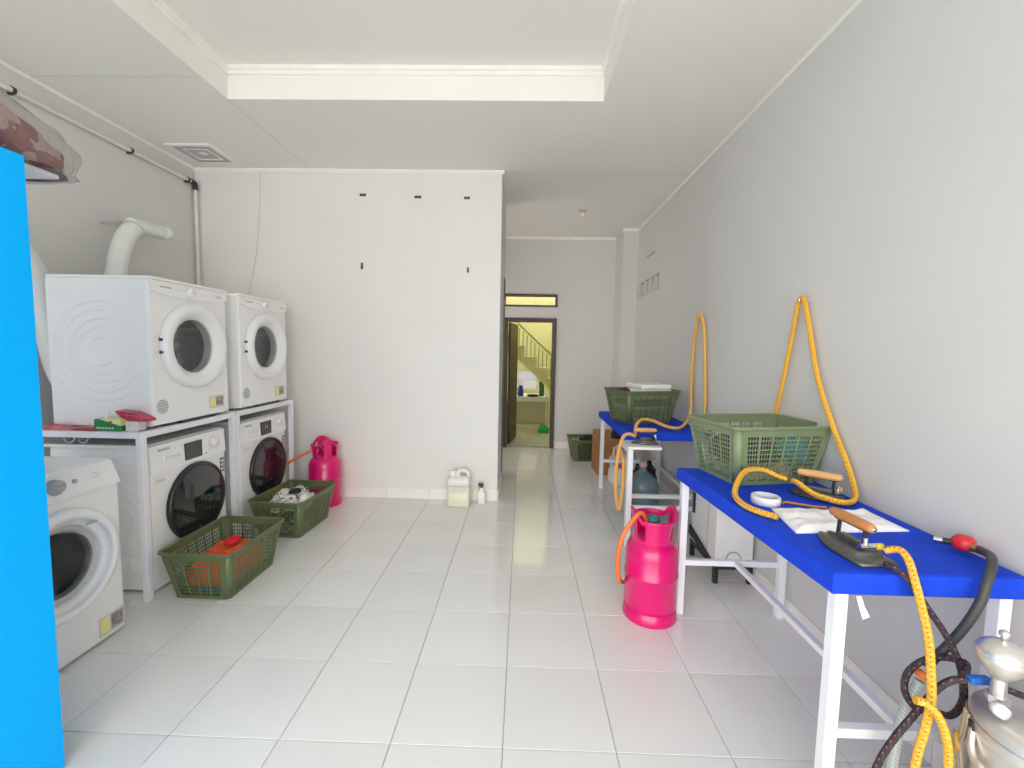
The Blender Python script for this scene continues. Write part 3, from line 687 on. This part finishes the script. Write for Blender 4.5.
# ------------------------------------------------------------------ ironing tables
def table(label, y0, y1, xf, xb, group, rest=False, xn=None):
    t = thing('ironing_table', label, 'table', (0, 0, 0), 0, group)
    xn = xn or xf; z1, th = .795, .062
    mb = MB(); poly = [(xn, y0), (xb, y0), (xb, y1), (xf, y1)]
    def inset(p, d):
        cx, cy = sum(q[0] for q in p)/4, sum(q[1] for q in p)/4
        return [(q[0]-math.copysign(d, q[0]-cx), q[1]-math.copysign(d, q[1]-cy)) for q in p]
    loft([(inset(poly, .004), z1-th), (poly, z1-th+.006), (poly, z1-.012), (inset(poly, .004), z1-.003), (inset(poly, .014), z1)]).build('padded_top', BLUE(), t)
    for p in t.children[0].data.polygons: p.use_smooth = False
    s_ = .036; xs = (xn+.035, xb-.05); z0 = z1-th
    la = [(xn+.035, y0+.03), (xb-.05, y0+.03), (xf+.022, y1-.037), (xb-.05, y1-.05)]
    for x, y in la: MB().rbox(x, x+s_, y, y+s_, 0, z0, .002, 1).build('leg', TABW(), t)
    MB().rbox(la[0][0]+s_, la[1][0], la[0][1]+.004, la[0][1]+.032, .27, .30, .002, 1).build('stretcher', TABW(), t)
    MB().rbox(la[2][0]+s_, la[3][0], la[2][1]+.004, la[2][1]+.032, .27, .30, .002, 1).build('stretcher', TABW(), t)
    xm = (xf+xb)/2+(.235 if rest else .03)
    MB().rbox(xm-.014, xm+.014, la[0][1]+.032, la[2][1]+.004, .272, .298, .002, 1).build('stretcher', TABW(), t)
    for x in (la[0][0]+s_/2, la[1][0]+s_/2):
        MB().box(x-.012, x+.012, y0+.03+s_, y1-.05, z0-.025, z0).build('apron_bar', TABW(), t)
    if rest:
        MB().rbox(.80, 1.04, y0-.235, y0-.005, .712, .732, .002, 1).build('iron_rest', TABW(), t)
        MB().rbox(.806, .842, y0-.225, y0-.19, 0, .712, .002, 1).build('leg', TABW(), t)
        MB().rbox(.81, .838, y0-.19, y0+.03, .68, .71, .002, 1).build('iron_rest_arm', TABW(), t)
        MB().rbox(.842, 1.40, y0-.22, y0-.195, .27, .30, .002, 1).build('stretcher', TABW(), t)
    return t
T1 = table('long blue padded ironing table nearest the camera by the right wall', -.235, .87, .875, 1.472, 'blue ironing tables', xn=.925)
T2 = table('farther blue padded ironing table with a small white iron rest', 1.86, 3.0, .83, 1.472, 'blue ironing tables', True)
pg = tag(MB().add([(.99, -.238, .732), (1.004, -.238, .732), (1.012, -.242, .705), (1.024, -.247, .678), (1.006, -.247, .67), (.998, -.242, .70)], [(0, 1, 2, 5), (5, 2, 3, 4)]).build('paper_tag', mat('tag_white', (.85, .86, .88), .6)), 'small white strip hanging under the near edge of the blue table', 'tag')
solidify(pg, .001)

# ------------------------------------------------------------------ irons
def iron(label, loc, rz, wood, L=.2):
    t = thing('steam_iron', label, 'iron', loc, rz, 'wood-handled irons')
    w_ = .26*L; poly = []
    for i in range(13):
        u = i/12; poly.append((L/2-L*.62*u**1.0*1.0, w_*math.sin(min(1, u)*PI/2)**.75))
    poly += [(-L/2+.012, w_*.98), (-L/2, w_*.85)]
    full = poly+[(p[0], -p[1]) for p in poly[::-1][:-1]]
    k = len(full); sec = lambda f, z_: ([(p[0]*f, p[1]*f) for p in full], z_)
    loft([sec(1, 0), sec(1, .009), sec(.96, .012), sec(.72, .014), sec(.70, .026), sec(.62, .030)]).build('soleplate', IRON(), t)
    MB().rbox(-.055, .03, -.012, .012, .029, .046, .003).build('body_block', IRON(), t)
    for x in (-.055, .04): MB().cyl((x, 0, .028), (x-.004, 0, .088), .006, n=8).build('bracket', BLACKM(), t)
    MB().rbox(-.075, .055, -.006, .006, .082, .09, .002, 1).build('bracket_bar', BLACKM(), t)
    MB().lathe([(0, -.085), (.011, -.085), (.0145, -.075), (.0165, -.03), (.0165, .03), (.014, .066), (.010, .072), (0, .072)], 16, (0, 0, .1), 'x').build('handle', wood, t)
    MB().lathe([(0, -.089), (.006, -.089), (.006, -.085)], 10, (0, 0, .1), 'x').build('handle_screw', CHROME(), t)
    MB().cyl((-.075, -.02, .045), (-.075, .03, .045), .008, n=10).cyl((-.075, .012, .045), (-.075, .012, .07), .007, n=10).build('steam_valve', CHROME(), t)
    MB().lathe([(0, -.038), (.010, -.038), (.010, -.02), (0, -.02)], 12, (-.078, 0, .045), 'y').build('valve_knob', mat('yellow_knob', (.75, .55, .02), .4), t)
    return t
iron('iron with orange wooden handle at the near end of the nearer blue table', (1.075, -.08, .796), PI/2+.08, WOOD(), .235)
iron('iron with light wooden handle in front of the basket on the nearer table', (1.31, .425, .796), 2.45, WOOD2())
iron('iron with pale wooden handle on the small white rest of the farther table', (.945, 1.745, .733), PI-.03, WOOD2(), .19)

# pressed packed garment, tape roll
pk = thing('packed_garment', 'flat white plastic-wrapped pressed garment on the nearer blue table', 'garment', (0, 0, 0))
cs_ = [Vector(p) for p in ((1.03, .262, 0), (.985, .03, 0), (1.40, .075, 0), (1.40, .243, 0))]
vs = []; n_ = 24
for j_ in range(n_+1):
    for i in range(n_+1):
        u, v = i/n_, j_/n_; q = cs_[0]*(1-u)*(1-v)+cs_[3]*u*(1-v)+cs_[2]*u*v+cs_[1]*(1-u)*v
        e = min(1, 8*min(u, v, 1-u, 1-v)); vs.append((q.x, q.y, .8005+.016*e+.011*noise.noise(Vector((u*7+v*3, v*5-u*2, 1)))*e))
k = n_+1; fs = [(j_*k+i, (j_+1)*k+i, (j_+1)*k+i+1, j_*k+i+1) for j_ in range(n_) for i in range(n_)]
mb = MB().add(vs, fs, True); mb.add([(v[0], v[1], .7965) for v in vs], [f[::-1] for f in fs])
bo = [i for i in range(k)]+[j_*k+k-1 for j_ in range(1, k)]+[n_*k+i for i in range(k-2, -1, -1)]+[j_*k for j_ in range(n_-1, 0, -1)]
o_ = len(vs); 
for a, c in zip(bo, bo[1:]+bo[:1]): mb.f.append((a, c, o_+c, o_+a))
mb.build('wrapped_cloth', mat_print('wrapped_white', (.88, .87, .88), (.82, .74, .75), 14, .60), pk)
tp = thing('tape_roll', 'roll of white tape on the nearer blue table', 'tape', (1.045, .33, .796))
MB().lathe([(.050, 0), (.054, .002), (.054, .03), (.050, .033), (.040, .033), (.040, 0), (.050, 0)], 40).build('tape', mat('tape_white', (.80, .80, .82), .3), tp)
MB().lathe([(.040, .001), (.040, .032), (.037, .032), (.037, .001), (.040, .001)], 40).build('core', mat('tape_core', (.66, .66, .70), .5), tp)

# ------------------------------------------------------------------ hoses on the right wall
def hose(label, pts, m, r=.0115, sub=8, name='steam_hose'):
    return tag(MB().tube(pts, r, 10, sub).build(name, m), label, 'hose')
def hook(label, y, z):
    h = thing('wall_hook', label, 'hook', (XR, y, z))
    MB().lathe([(0, -.004), (.014, -.004), (.014, 0)], 14, (0, 0, 0), 'x').build('plate', CHROME(), h)
    MB().tube([(-.003, 0, 0), (-.03, 0, -.004), (-.042, 0, .004), (-.044, 0, .02)], .004, 8).build('hook_wire', CHROME(), h)
hook('small metal wall hook carrying the nearer yellow hose', .85, 1.672)
hook('small metal wall hook carrying the farther yellow hose', 2.12, 1.685)
hose('yellow braided hose hung from the wall hook above the nearer table',
     [(1.45, 1.03, .80), (1.452, 1.01, 1.05), (1.455, .965, 1.25), (1.455, .915, 1.48), (1.452, .878, 1.64), (1.45, .85, 1.69), (1.452, .815, 1.66), (1.455, .755, 1.48), (1.455, .68, 1.28), (1.455, .56, 1.08), (1.455, .46, .94), (1.45, .40, .845), (1.40, .335, .815), (1.33, .315, .815), (1.27, .375, .825), (1.235, .44, .855), (1.235, .47, .85)], YHOSE())
hose('yellow braided hose looping on the nearer blue table in front of the basket',
     [(1.225, .495, .852), (1.19, .508, .862), (1.13, .52, .885), (1.05, .50, .885), (.985, .44, .855), (.935, .36, .82), (.925, .27, .81), (.945, .20, .809), (.987, .145, .809)], YHOSE())
hose('thin orange cord lying beside the tape roll', [(1.106, .32, .801), (1.13, .335, .801), (1.17, .315, .801), (1.22, .29, .801), (1.26, .285, .801)], mat('orange_cord', (.55, .20, .05), .7), .005)
hose('pale yellow hose hung from the wall hook above the farther table',
     [(1.46, 1.96, .82), (1.46, 1.965, 1.05), (1.46, 2.0, 1.3), (1.455, 2.03, 1.55), (1.45, 2.07, 1.67), (1.445, 2.12, 1.712), (1.45, 2.168, 1.67), (1.455, 2.22, 1.52), (1.457, 2.25, 1.3), (1.455, 2.24, 1.08), (1.43, 2.16, .93), (1.36, 2.06, .845), (1.26, 1.96, .815), (1.16, 1.97, .83), (1.07, 1.99, .865), (.98, 1.96, .875), (.915, 1.87, .845), (.885, 1.775, .79)], YHOSE2(), .0125)
hose('pale yellow hose dangling from the iron on the white rest',
     [(.87, 1.73, .79), (.82, 1.70, .81), (.775, 1.68, .79), (.745, 1.68, .68), (.735, 1.69, .5), (.745, 1.70, .34), (.768, 1.70, .25), (.782, 1.69, .33), (.795, 1.71, .5), (.80, 1.76, .62), (.795, 1.84, .66)], YHOSE2(), .0115)
hose('yellow braided hose draping from the orange-handled iron over the near table edge',
     [(1.10, -.19, .845), (1.115, -.215, .86), (1.117, -.245, .845), (1.115, -.272, .80), (1.117, -.292, .75), (1.115, -.325, .671), (1.105, -.350, .599), (1.093, -.37, .539), (1.086, -.37, .466), (1.073, -.37, .394), (1.065, -.37, .30), (1.06, -.37, .15), (1.05, -.38, .04), (1.02, -.40, .014)], YHOSE(), .0097)
hose('yellow hose end curled below the near table edge', [(1.025, -.40, .562), (1.051, -.402, .555), (1.080, -.402, .527), (1.102, -.402, .483), (1.116, -.402, .425), (1.12, -.402, .35), (1.12, -.405, .2), (1.12, -.41, .06), (1.14, -.43, .014)], YHOSE(), .0097)
hose('black hose with pink flecks looping below the near table edge',
     [(1.09, -.205, .812), (1.095, -.232, .813), (1.11, -.258, .795), (1.144, -.266, .743), (1.184, -.285, .677), (1.208, -.300, .626), (1.225, -.310, .567), (1.235, -.310, .494), (1.216, -.305, .446), (1.184, -.295, .442), (1.135, -.288, .448), (1.106, -.283, .492), (1.114, -.278, .541), (1.159, -.272, .574), (1.205, -.280, .59), (1.215, -.325, .608), (1.178, -.362, .604)], BHOSE(), .0085)
hose('black hose with pink flecks running down left of the boiler', [(1.172, -.372, .598), (1.15, -.362, .588), (1.128, -.352, .56), (1.108, -.340, .51), (1.082, -.335, .46), (1.044, -.33, .39), (1.009, -.33, .314), (.98, -.33, .18), (.97, -.33, .06), (.98, -.33, .015)], BHOSE(), .0085)
hose('grey spiral hose of clear plastic hanging below the black rubber hose', [(1.172, -.253, .50), (1.160, -.253, .47), (1.140, -.256, .43), (1.118, -.265, .375), (1.102, -.272, .267), (1.09, -.28, .13), (1.08, -.29, .016)], mat_braid('spiral_clear', (.50, .53, .50), (.68, .70, .68), (.36, .42, .38), 90, .9), .0125)
hv = thing('gas_valve', 'red regulator valve with thick black hose at the wall side of the near table', 'valve', (1.425, -.085, .8085))
MB().lathe([(0, -.012), (.024, -.012), (.029, -.004), (.029, .014), (.02, .026), (0, .028)], 20, (0, 0, .016)).build('regulator_cap', mat('red_plastic', (.62, .02, .03), .35), hv)
MB().cyl((-.03, .035, .012), (-.005, .01, .016), .01, n=10).build('inlet', BLACKM(), hv)
MB().cyl((-.043, .05, .010), (-.03, .035, .012), .013, n=6).build('inlet_nut', CHROME(), hv)
MB().cyl((.0, -.02, .018), (.004, -.05, .02), .012, n=10).build('outlet', mat('brass', (.55, .4, .15)), hv)
MB().tube([(.004, -.04, .02), (-.015, -.09, .025), (-.06, -.14, .025), (-.095, -.17, .012), (-.118, -.183, -.02), (-.13, -.188, -.056), (-.159, -.185, -.127), (-.192, -.173, -.20), (-.219, -.168, -.241), (-.236, -.167, -.27)], .0115, 12).build('black_hose', mat('black_rubber', (.05, .05, .05), .5), hv)
MB().lathe([(.013, -.010), (.0175, -.010), (.0175, .010), (.013, .010)], 16).build('orange_clamp', mat('clamp_orange', (.75, .18, .03), .5), hv, (-.246, -.167, -.292), (0, .55, 0))

# ------------------------------------------------------------------ steam boiler at bottom right
CHROME2 = mat('satin_steel', (.78, .75, .70), .3, metal=.85, var=.06, scale=20)
bo = thing('steam_boiler', 'dull steel steam boiler with domed cap and blue valves beneath the near table end', 'boiler', (1.285, -.46, 0))
MB().lathe([(0, .02), (.13, .02), (.135, .03), (.135, .53), (.13, .545), (.10, .555), (0, .558)], 48).build('tank', STEEL(), bo)
MB().lathe([(.137, .50), (.139, .505), (.139, .52), (.137, .525)], 48).build('tank_band', STEEL(), bo)
for k in range(3):
    a = .5+k*2*PI/3; MB().cyl((.1*math.cos(a), .1*math.sin(a), 0), (.1*math.cos(a), .1*math.sin(a), .03), .014).build('leg', BLACKM(), bo)
PA = lambda a, z, r=.137: (r*math.cos(math.radians(a)), r*math.sin(math.radians(a)), z)
DX, DY = -.075, .05
dm = MB().lathe([(0, .635), (.017, .635), (.025, .645), (.038, .660), (.045, .680), (.047, .695), (.044, .697)], 32, (DX, DY, 0)).build('dome_cap', STEEL(), bo)
MB().lathe([(.048, .695), (.0485, .701), (.042, .711), (.028, .722), (.012, .729), (0, .731)], 32, (DX, DY, 0)).build('cap_lid', CHROME2, dm)
MB().lathe([(0, .730), (.006, .730), (.006, .738), (.010, .742), (.010, .750), (.005, .754), (0, .754)], 14, (DX, DY, 0)).build('cap_knob', CHROME2, dm)
MB().cyl((DX, DY, .555), (DX, DY, .64), .015, n=14).build('cap_neck', CHROME2, bo)
MB().lathe([(.015, .575), (.022, .575), (.022, .592), (.015, .592)], 6, (DX, DY, 0), smooth=False).build('neck_nut', CHROME2, bo)
MB().cyl((-.06, .082, .600), (DX+.012, DY, .600), .008, n=12).build('valve_pipe', CHROME2, bo)
MB().rbox(-.108, -.055, .078, .098, .590, .608, .005).build('valve_lever', mat('valve_blue', (.02, .14, .55), .4), bo)
MB().rbox(-.055, .01, -.03, -.008, .566, .584, .005).build('valve_lever', mat('valve_blue', (.02, .14, .55), .4), bo)
MB().lathe([(0, -.012), (.014, -.012), (.016, 0), (.014, .012), (0, .012)], 16, (-.10, .02, .576), 'y').build('relief_knob', WHITE2(), bo)
MB().tube([(-.055, .075, .60), (-.03, .06, .592), (.02, .03, .585), (.09, .01, .575)], .008, 8).build('red_hose', BHOSE(), bo)
g_ = MB(); g_.add([PA(187, .10, .1365), PA(194, .10, .1365), PA(194, .46, .1365), PA(187, .46, .1365)], [(0, 3, 2, 1)]); solidify(g_.build('gauge_strip', mat('strip_grey', (.10, .10, .10), .4), bo), .002)
MB().tube([PA(160, .505), PA(165, .475, .145), PA(172, .455, .15), PA(180, .45, .152), PA(184, .435, .152), PA(184, .42, .15)], .008, 8).build('drain_spout', CHROME2, bo)
MB().lathe([(0, 0), (.014, 0), (.014, .006), (0, .006)], 14).build('spout_flange', DARK(), bo, PA(159, .51, .136), (PI/2, 0, math.radians(159+90)))
MB().lathe([(0, 0), (.011, 0), (.011, .006), (0, .006)], 12).build('bolt', mat('brass', (.5, .4, .15)), bo, PA(172, .40, .134), (PI/2, 0, math.radians(172+90)))
for k in range(3): MB().tube([PA(146+4*k, .53, .141), PA(147+4*k, .47, .146), PA(146+4*k, .44, .150), PA(148+4*k, .36, .144), PA(147+4*k, .1, .143)], .004, 6).build('tie_wire', [mat('wire_yellow', (.6, .38, .05), .6), mat('wire_grey', (.5, .5, .5), .4), mat('wire_tan', (.4, .3, .2), .5)][k], bo)
MB().tube([PA(145, .46, .150), PA(149, .455, .154), PA(153, .44, .153), PA(150, .425, .152)], .007, 8).build('wire_tie_knot', mat('wire_yellow', (.6, .38, .05)), bo)

# ------------------------------------------------------------------ white case on black stand between the tables
sd = thing('metal_stand', 'low black metal stand on the floor behind the nearer table leg', 'stand', (0, 0, 0))
x0, x1, y0, y1 = 1.235, 1.468, 1.16, 1.55
for x in (x0, x1-.026):
    for y in (y0, y1-.026): MB().box(x, x+.026, y, y+.026, 0, .115).build('leg', BLACKM(), sd)
for y in (y0, y1-.026): MB().box(x0+.026 if y == y0 else x0+.026, x1-.026, y, y+.026, .09, .115).build('rail', BLACKM(), sd)
for x in (x0, x1-.026): MB().box(x, x+.026, y0+.026, y1-.026, .09, .115).build('rail', BLACKM(), sd)
MB().prism([(1.18, .115), (1.18, .13), (1.55, .215), (1.55, .15)], x0-.012, x0, 'x').build('side_flap', BLACKM(), sd)
MB().box(1.14, x0, 1.19, 1.22, .098, .112).build('rail', BLACKM(), sd)
bx = thing('machine_case', 'white metal case standing on the low black stand', 'appliance', (0, 0, .1155))
MB().rbox(1.238, 1.466, 1.165, 1.54, 0, .5, .006).build('case', WHITE2(), bx)
MB().rbox(1.225, 1.238, 1.49, 1.515, .2, .34, .003, 1).build('handle', BLACKM(), bx)
MB().box(1.236, 1.2382, 1.28, 1.286, .0, .5).build('case_seam', INK(), bx)
MB().tube([(1.30, 1.16, .03), (1.315, 1.156, .075), (1.355, 1.156, .085), (1.39, 1.158, .055), (1.385, 1.16, .02)], .004, 6).build('cable', GREY(), bx)

# ------------------------------------------------------------------ things under the farther table
wbt = thing('water_bottle', 'grey blue gallon water bottle under the near end of the farther table', 'bottle', (1.045, 2.10, 0))
MB().lathe([(0, 0), (.12, 0), (.132, .012), (.132, .07), (.127, .08), (.132, .09), (.132, .15), (.127, .16), (.132, .17), (.132, .25), (.127, .26), (.132, .27), (.13, .32), (.11, .37), (.07, .405), (.035, .43), (.028, .445), (.028, .49), (0, .49)], 40).build('bottle_body', mat('grey_blue_plastic', (.14, .20, .23), .22, var=.08), wbt)
MB().lathe([(.031, .47), (.031, .51), (.027, .515), (0, .515)], 20).build('cap', mat('cap_tan', (.50, .33, .26), .5), wbt)
cbx = thing('cardboard_box', 'brown cardboard box beneath the farther table', 'box', (1.06, 3.62, .001), .05)
MB().box(-.15, .15, -.17, .17, 0, .46).build('carton', mat('cardboard', (.36, .17, .07), .85, var=.08), cbx)
MB().box(-.152, .152, -.172, .172, .40, .404).build('tape_strip', mat('box_tape', (.42, .24, .11), .4), cbx)
for sx in (-1, 1): MB().box(sx*.075-.073, sx*.075+.073, -.17, .17, .4605, .464).build('flap', mat('cardboard', (0, 0, 0)), cbx)
pb = heap('plastic_bag', 'white and pink plastic bag of clothes under the farther table', 'bag', (1.13, 3.15, .001), .17, .16, .43, mat_print('bag_print', (.70, .68, .68), (.55, .12, .16), 9, .62), 21, e=.6, rough=.3)
heap('garment', 'black clothes piled on the plastic bag under the farther table', 'clothes', (1.09, 3.13, .50), .12, .12, .12, cm('cloth_black', (0, 0, 0)), 22, rough=.3)
heap('rag_bundle', 'dark bundle of clothes on the floor behind the grey blue bottle', 'clothes', (1.20, 2.60, .001), .14, .18, .40, cm('cloth_charcoal', (.025, .025, .03)), 23, rough=.3)
t = tag(MB().box(0, .05, -.002, 0, 0, .035).build('label_card', WHITE2(), None, (.965, 4.045, .285)), 'small white card on the floor basket by the far wall', 'card')

# ------------------------------------------------------------------ left wall services
cd_ = thing('conduit_pipe', 'cream conduit pipe along the top of the left wall with black elbow', 'pipe')
PV = mat('cream_pvc', (.72, .70, .60), .4)
MB().cyl((-2.872, -1.5, 2.81), (-2.872, 2.45, 2.81), .015, n=12).build('pipe_run', PV, cd_)
MB().cyl((-2.872, 2.476, 2.78), (-2.872, 2.476, .95), .015, n=12).build('pipe_drop', PV, cd_)
MB().tube([(-2.872, 2.42, 2.81), (-2.872, 2.455, 2.81), (-2.872, 2.474, 2.795), (-2.872, 2.476, 2.75)], .021, 12).build('elbow', DARK(), cd_)
for y in (1.09, 1.84, 2.39): MB().cyl((-2.872, y-.008, 2.81), (-2.872, y+.008, 2.81), .021, n=12).box(-2.8995, -2.875, y-.006, y+.006, 2.785, 2.80).build('clip', DARK(), cd_)
du = thing('exhaust_duct', 'white flexible exhaust duct with a T end rising behind the nearer dryer', 'duct')
DW = mat('duct_white', (.74, .76, .73), .5, var=.03)
def flex(pts, r, parent, name):
    P = [Vector(p) for p in pts]; mb = MB().tube(P, r, 20, 14)
    o = mb.build(name, DW, parent); return o
flex([(-2.72, 1.45, 1.25), (-2.72, 1.47, 1.6), (-2.72, 1.505, 1.86), (-2.72, 1.55, 2.03), (-2.72, 1.61, 2.15), (-2.72, 1.69, 2.215)], .058, du, 'duct_hose')
MB().cyl((-2.72, 1.64, 2.225), (-2.72, 1.93, 2.24), .05, n=24).build('duct_outlet', DW, du)
MB().lathe([(0, .05), (.035, .045), (.051, .02), (.052, -.03), (.05, -.03)], 24, (-2.72, 1.93, 2.24), 'y').build('end_cap', mat('duct_cap', (.82, .83, .80), .4), du)
MB().tube([(-2.72+.062*math.cos(a), 1.665+.03*math.sin(a)*0+.04*math.sin(a), 2.20+.045*math.sin(a)*-1) for a in [2*PI*i/24 for i in range(24)]], .005, 6, closed=True, raw=True).build('clamp', mat('clamp_green', (.45, .58, .50), .5), du)
MB().box(-2.9, -2.76, 1.60, 1.616, 2.225, 2.24).build('bracket', GREY(), du)
du2 = thing('exhaust_duct', 'white flexible duct bending behind the blue cabinet and the nearer dryer', 'duct')
flex([(-2.70, .80, 2.02), (-2.70, .92, 1.86), (-2.69, 1.0, 1.68), (-2.685, 1.045, 1.45), (-2.67, 1.07, 1.25), (-2.62, 1.08, 1.12)], .07, du2, 'duct_hose')
MB().cyl((-2.70, .75, 2.05), (-2.70, .80, 2.02), .074, n=20).build('duct_collar', DW, du2)

# blue cabinet, board, wrapped bundle
cb = thing('cabinet', 'tall bright blue cabinet at the left edge', 'cabinet', (0, 0, 0))
MB().rbox(-2.25, -1.458, -.95, -.13, .0, 1.949, .002, 1).build('body', CYAN(), cb)
for y0_, y1_ in ((-.949, -.5425), (-.5375, -.131)):
    dr = MB().rbox(-1.458, -1.439, y0_, y1_, .004, 1.946, .002, 1).build('door', CYAN(), cb)
bd = tag(MB().rbox(-2.2, -1.54, -.85, .06, 1.9495, 1.963, .002, 1).build('board', WHITE2()), 'white board on top of the blue cabinet', 'board')
bg_ = thing('wrapped_bundle', 'maroon textile bundle in clear plastic on top of the blue cabinet', 'bundle', (-1.755, -.18, 1.964))
def blob(sx, sy, h, seed, q, e):
    vs = []; fs = []; nu, nv = 56, 28
    for j_ in range(nv+1):
        p = PI*(j_/nv-.5)
        for i in range(nu):
            a = 2*PI*i/nu; f = lambda v: math.copysign(abs(v)**e, v); cp_ = max(0, math.cos(p))**e
            x_, y_, z_ = sx*f(math.cos(a))*cp_, sy*f(math.sin(a))*cp_, h*.5*f(math.sin(p))
            d = noise.noise(Vector((x_*11+seed, y_*11, z_*16)))+.6*noise.noise(Vector((x_*26, y_*26+seed, z_*34)))
            vs.append((x_*(1+q*d), y_*(1+q*d), max(0, h*.5+z_*(1+q*1.6*d)-(0 if y_ < 0 else .28*y_))))
    for j_ in range(nv):
        for i in range(nu): l = (i+1) % nu; fs.append((j_*nu+i, j_*nu+l, (j_+1)*nu+l, (j_+1)*nu+i))
    return MB().add(vs, fs, True)
blob(.27, .30, .175, 3, .06, .5).build('textile', mat_print('maroon_textile', (.27, .12, .105), (.44, .33, .31), 16, .50), bg_)
blob(.30, .325, .20, 3, .06, .5).build('plastic_wrap', mat_glass('crinkled_plastic', (.90, .87, .87), .10, 2.1, .9), bg_)

# ------------------------------------------------------------------ partition details, ceiling fittings
for k, (x, z, hw, hh) in enumerate(((-1.398, 2.739, .028, .011), (-.909, 2.726, .03, .011), (-.475, 2.722, .026, .011), (-1.412, 2.122, .011, .028), (-.46, 2.10, .009, .024))):
    t = thing('wall_bracket', ['dark horizontal wall bracket at upper left of the partition', 'dark horizontal wall bracket at upper middle of the partition', 'dark horizontal wall bracket at upper right of the partition', 'dark upright wall bracket at lower left of the partition', 'dark upright wall bracket at lower right of the partition'][k], 'bracket', (x, YP, z), 0, 'dark brackets left on the partition')
    MB().rbox(-hw, hw, -.006, 0, -hh, hh, .002, 1).build('plate', mat('bracket_brown', (.06, .04, .035), .5), t)
    if hw > hh: MB().cyl((0, -.009, 0), (0, -.006, 0), .004, n=8).build('screw', CHROME(), t)
    else: MB().cyl((0, -.009, hh*.4), (0, -.006, hh*.4), .004, n=8).build('screw', CHROME(), t)
tag(MB().tube([(-2.315, YP-.006, 2.94), (-2.325, YP-.006, 2.6), (-2.36, YP-.006, 2.25), (-2.42, YP-.006, 1.95), (-2.46, YP-.006, 1.75), (-2.47, YP-.006, 1.3)], .004, 6).build('cable', mat('pinkish_cable', (.70, .62, .56), .5)), 'thin pinkish cable running down the partition from the ceiling', 'cable')
cv = thing('ceiling_vent', 'white square ceiling vent in the corner above the dryers', 'vent', (-2.60, 2.215, HC))
for a in range(4):
    m_ = MB().prism([(-.18, -.18), (.18, -.18), (.15, -.15), (-.15, -.15)], -.014, 0); m_.build('frame', WHITE2(), cv, None, (0, 0, a*PI/2))
    m2 = MB().add([(-.15, -.15, -.010), (.15, -.15, -.010), (.03, -.03, -.001), (-.03, -.03, -.001)], [(0, 1, 2, 3)]); solidify(m2.build('vane', mat('vane_grey', (.46, .43, .44), .6), cv, None, (0, 0, a*PI/2)), .001)
    m3 = MB().prism([(-.10, -.10), (.10, -.10), (.088, -.088), (-.088, -.088)], -.012, -.004); m3.build('vane', WHITE2(), cv, None, (0, 0, a*PI/2))
sp = thing('ceiling_lamp', 'small round beige lamp holder with an unlit bulb on the corridor ceiling', 'lamp', (.677, 3.556, HC))
MB().lathe([(0, -.03), (.018, -.03), (.028, -.024), (.032, -.015), (.045, -.010), (.048, 0)], 24).build('lamp_holder', mat('beige_plastic', (.55, .43, .32), .5), sp)
LB = bpy.data.materials.new('warm_bulb'); LB.use_nodes = True; q_ = LB.node_tree.nodes['Principled BSDF']
q_.inputs['Base Color'].default_value = (.9, .8, .65, 1); q_.inputs['Roughness'].default_value = .3
MB().lathe([(.014, -.03), (.024, -.042), (.026, -.055), (.018, -.07), (0, -.076)], 20).build('bulb', LB, sp)

# ------------------------------------------------------------------ things in the stair room
ct = thing('kitchen_counter', 'low white tiled counter under the staircase beyond the doorway', 'counter')
MB().rbox(-.95, .56, 6.72, 7.45, .43, .52, .004).build('counter_top', WHITE2(), ct)
MB().box(-.9, .54, 6.80, 7.45, 0, .43).build('base', mat('counter_base', (.55, .50, .36), .7), ct)
bj = thing('water_jug', 'blue water jug on the counter beyond the doorway', 'jug', (.02, 6.84, .521))
MB().lathe([(0, 0), (.05, 0), (.055, .02), (.05, .13), (.035, .16), (.04, .2), (0, .2)], 20).build('jug_body', mat('jug_blue', (.01, .06, .42), .4), bj)
MB().tube([(-.05, 0, .15), (-.11, 0, .14), (-.11, 0, .06), (-.05, 0, .04)], .012, 8).build('jug_handle', mat('jug_blue', (0, 0, 0)), bj)
gb = thing('bottle', 'dark green bottle on the counter beyond the doorway', 'bottle', (.42, 6.9, .521))
MB().lathe([(0, 0), (.045, 0), (.048, .02), (.048, .25), (.03, .3), (.018, .32), (.018, .36), (0, .36)], 20).build('bottle_body', mat('bottle_green', (.05, .13, .05), .3), gb)
MB().lathe([(.02, .35), (.02, .375), (0, .375)], 12).build('cap', DARK(), gb)
fp = thing('frying_pan', 'black frying pan on the counter beyond the doorway', 'pan', (.25, 6.82, .521))
MB().lathe([(0, .002), (.09, .002), (.115, .03), (.119, .03), (.094, 0), (0, 0)], 28).build('pan_bowl', BLACKM(), fp)
MB().tube([(.11, 0, .028), (.2, 0, .04), (.26, 0, .04)], .009, 8).build('handle', BLACKM(), fp)
br = thing('broom', 'green broom with a white handle standing in the far doorway', 'broom', (.42, 5.95, 0))
MB().prism([(-.10, .0), (.10, .0), (.085, .06), (.03, .13), (-.04, .13), (-.085, .06)], -.03, .03, 'y').build('brush_head', mat('broom_green', (.01, .42, .10), .5), br)
for k in range(9): MB().box(-.095+k*.0215, -.078+k*.0215, -.032, .032, 0, .05).build('bristle_tuft', mat('bristle_green', (.01, .36, .09), .7), br)
MB().cyl((.04, 0, .10), (.045, 0, .66), .014, n=10).build('handle', mat('handle_white', (.75, .78, .74), .4), br)
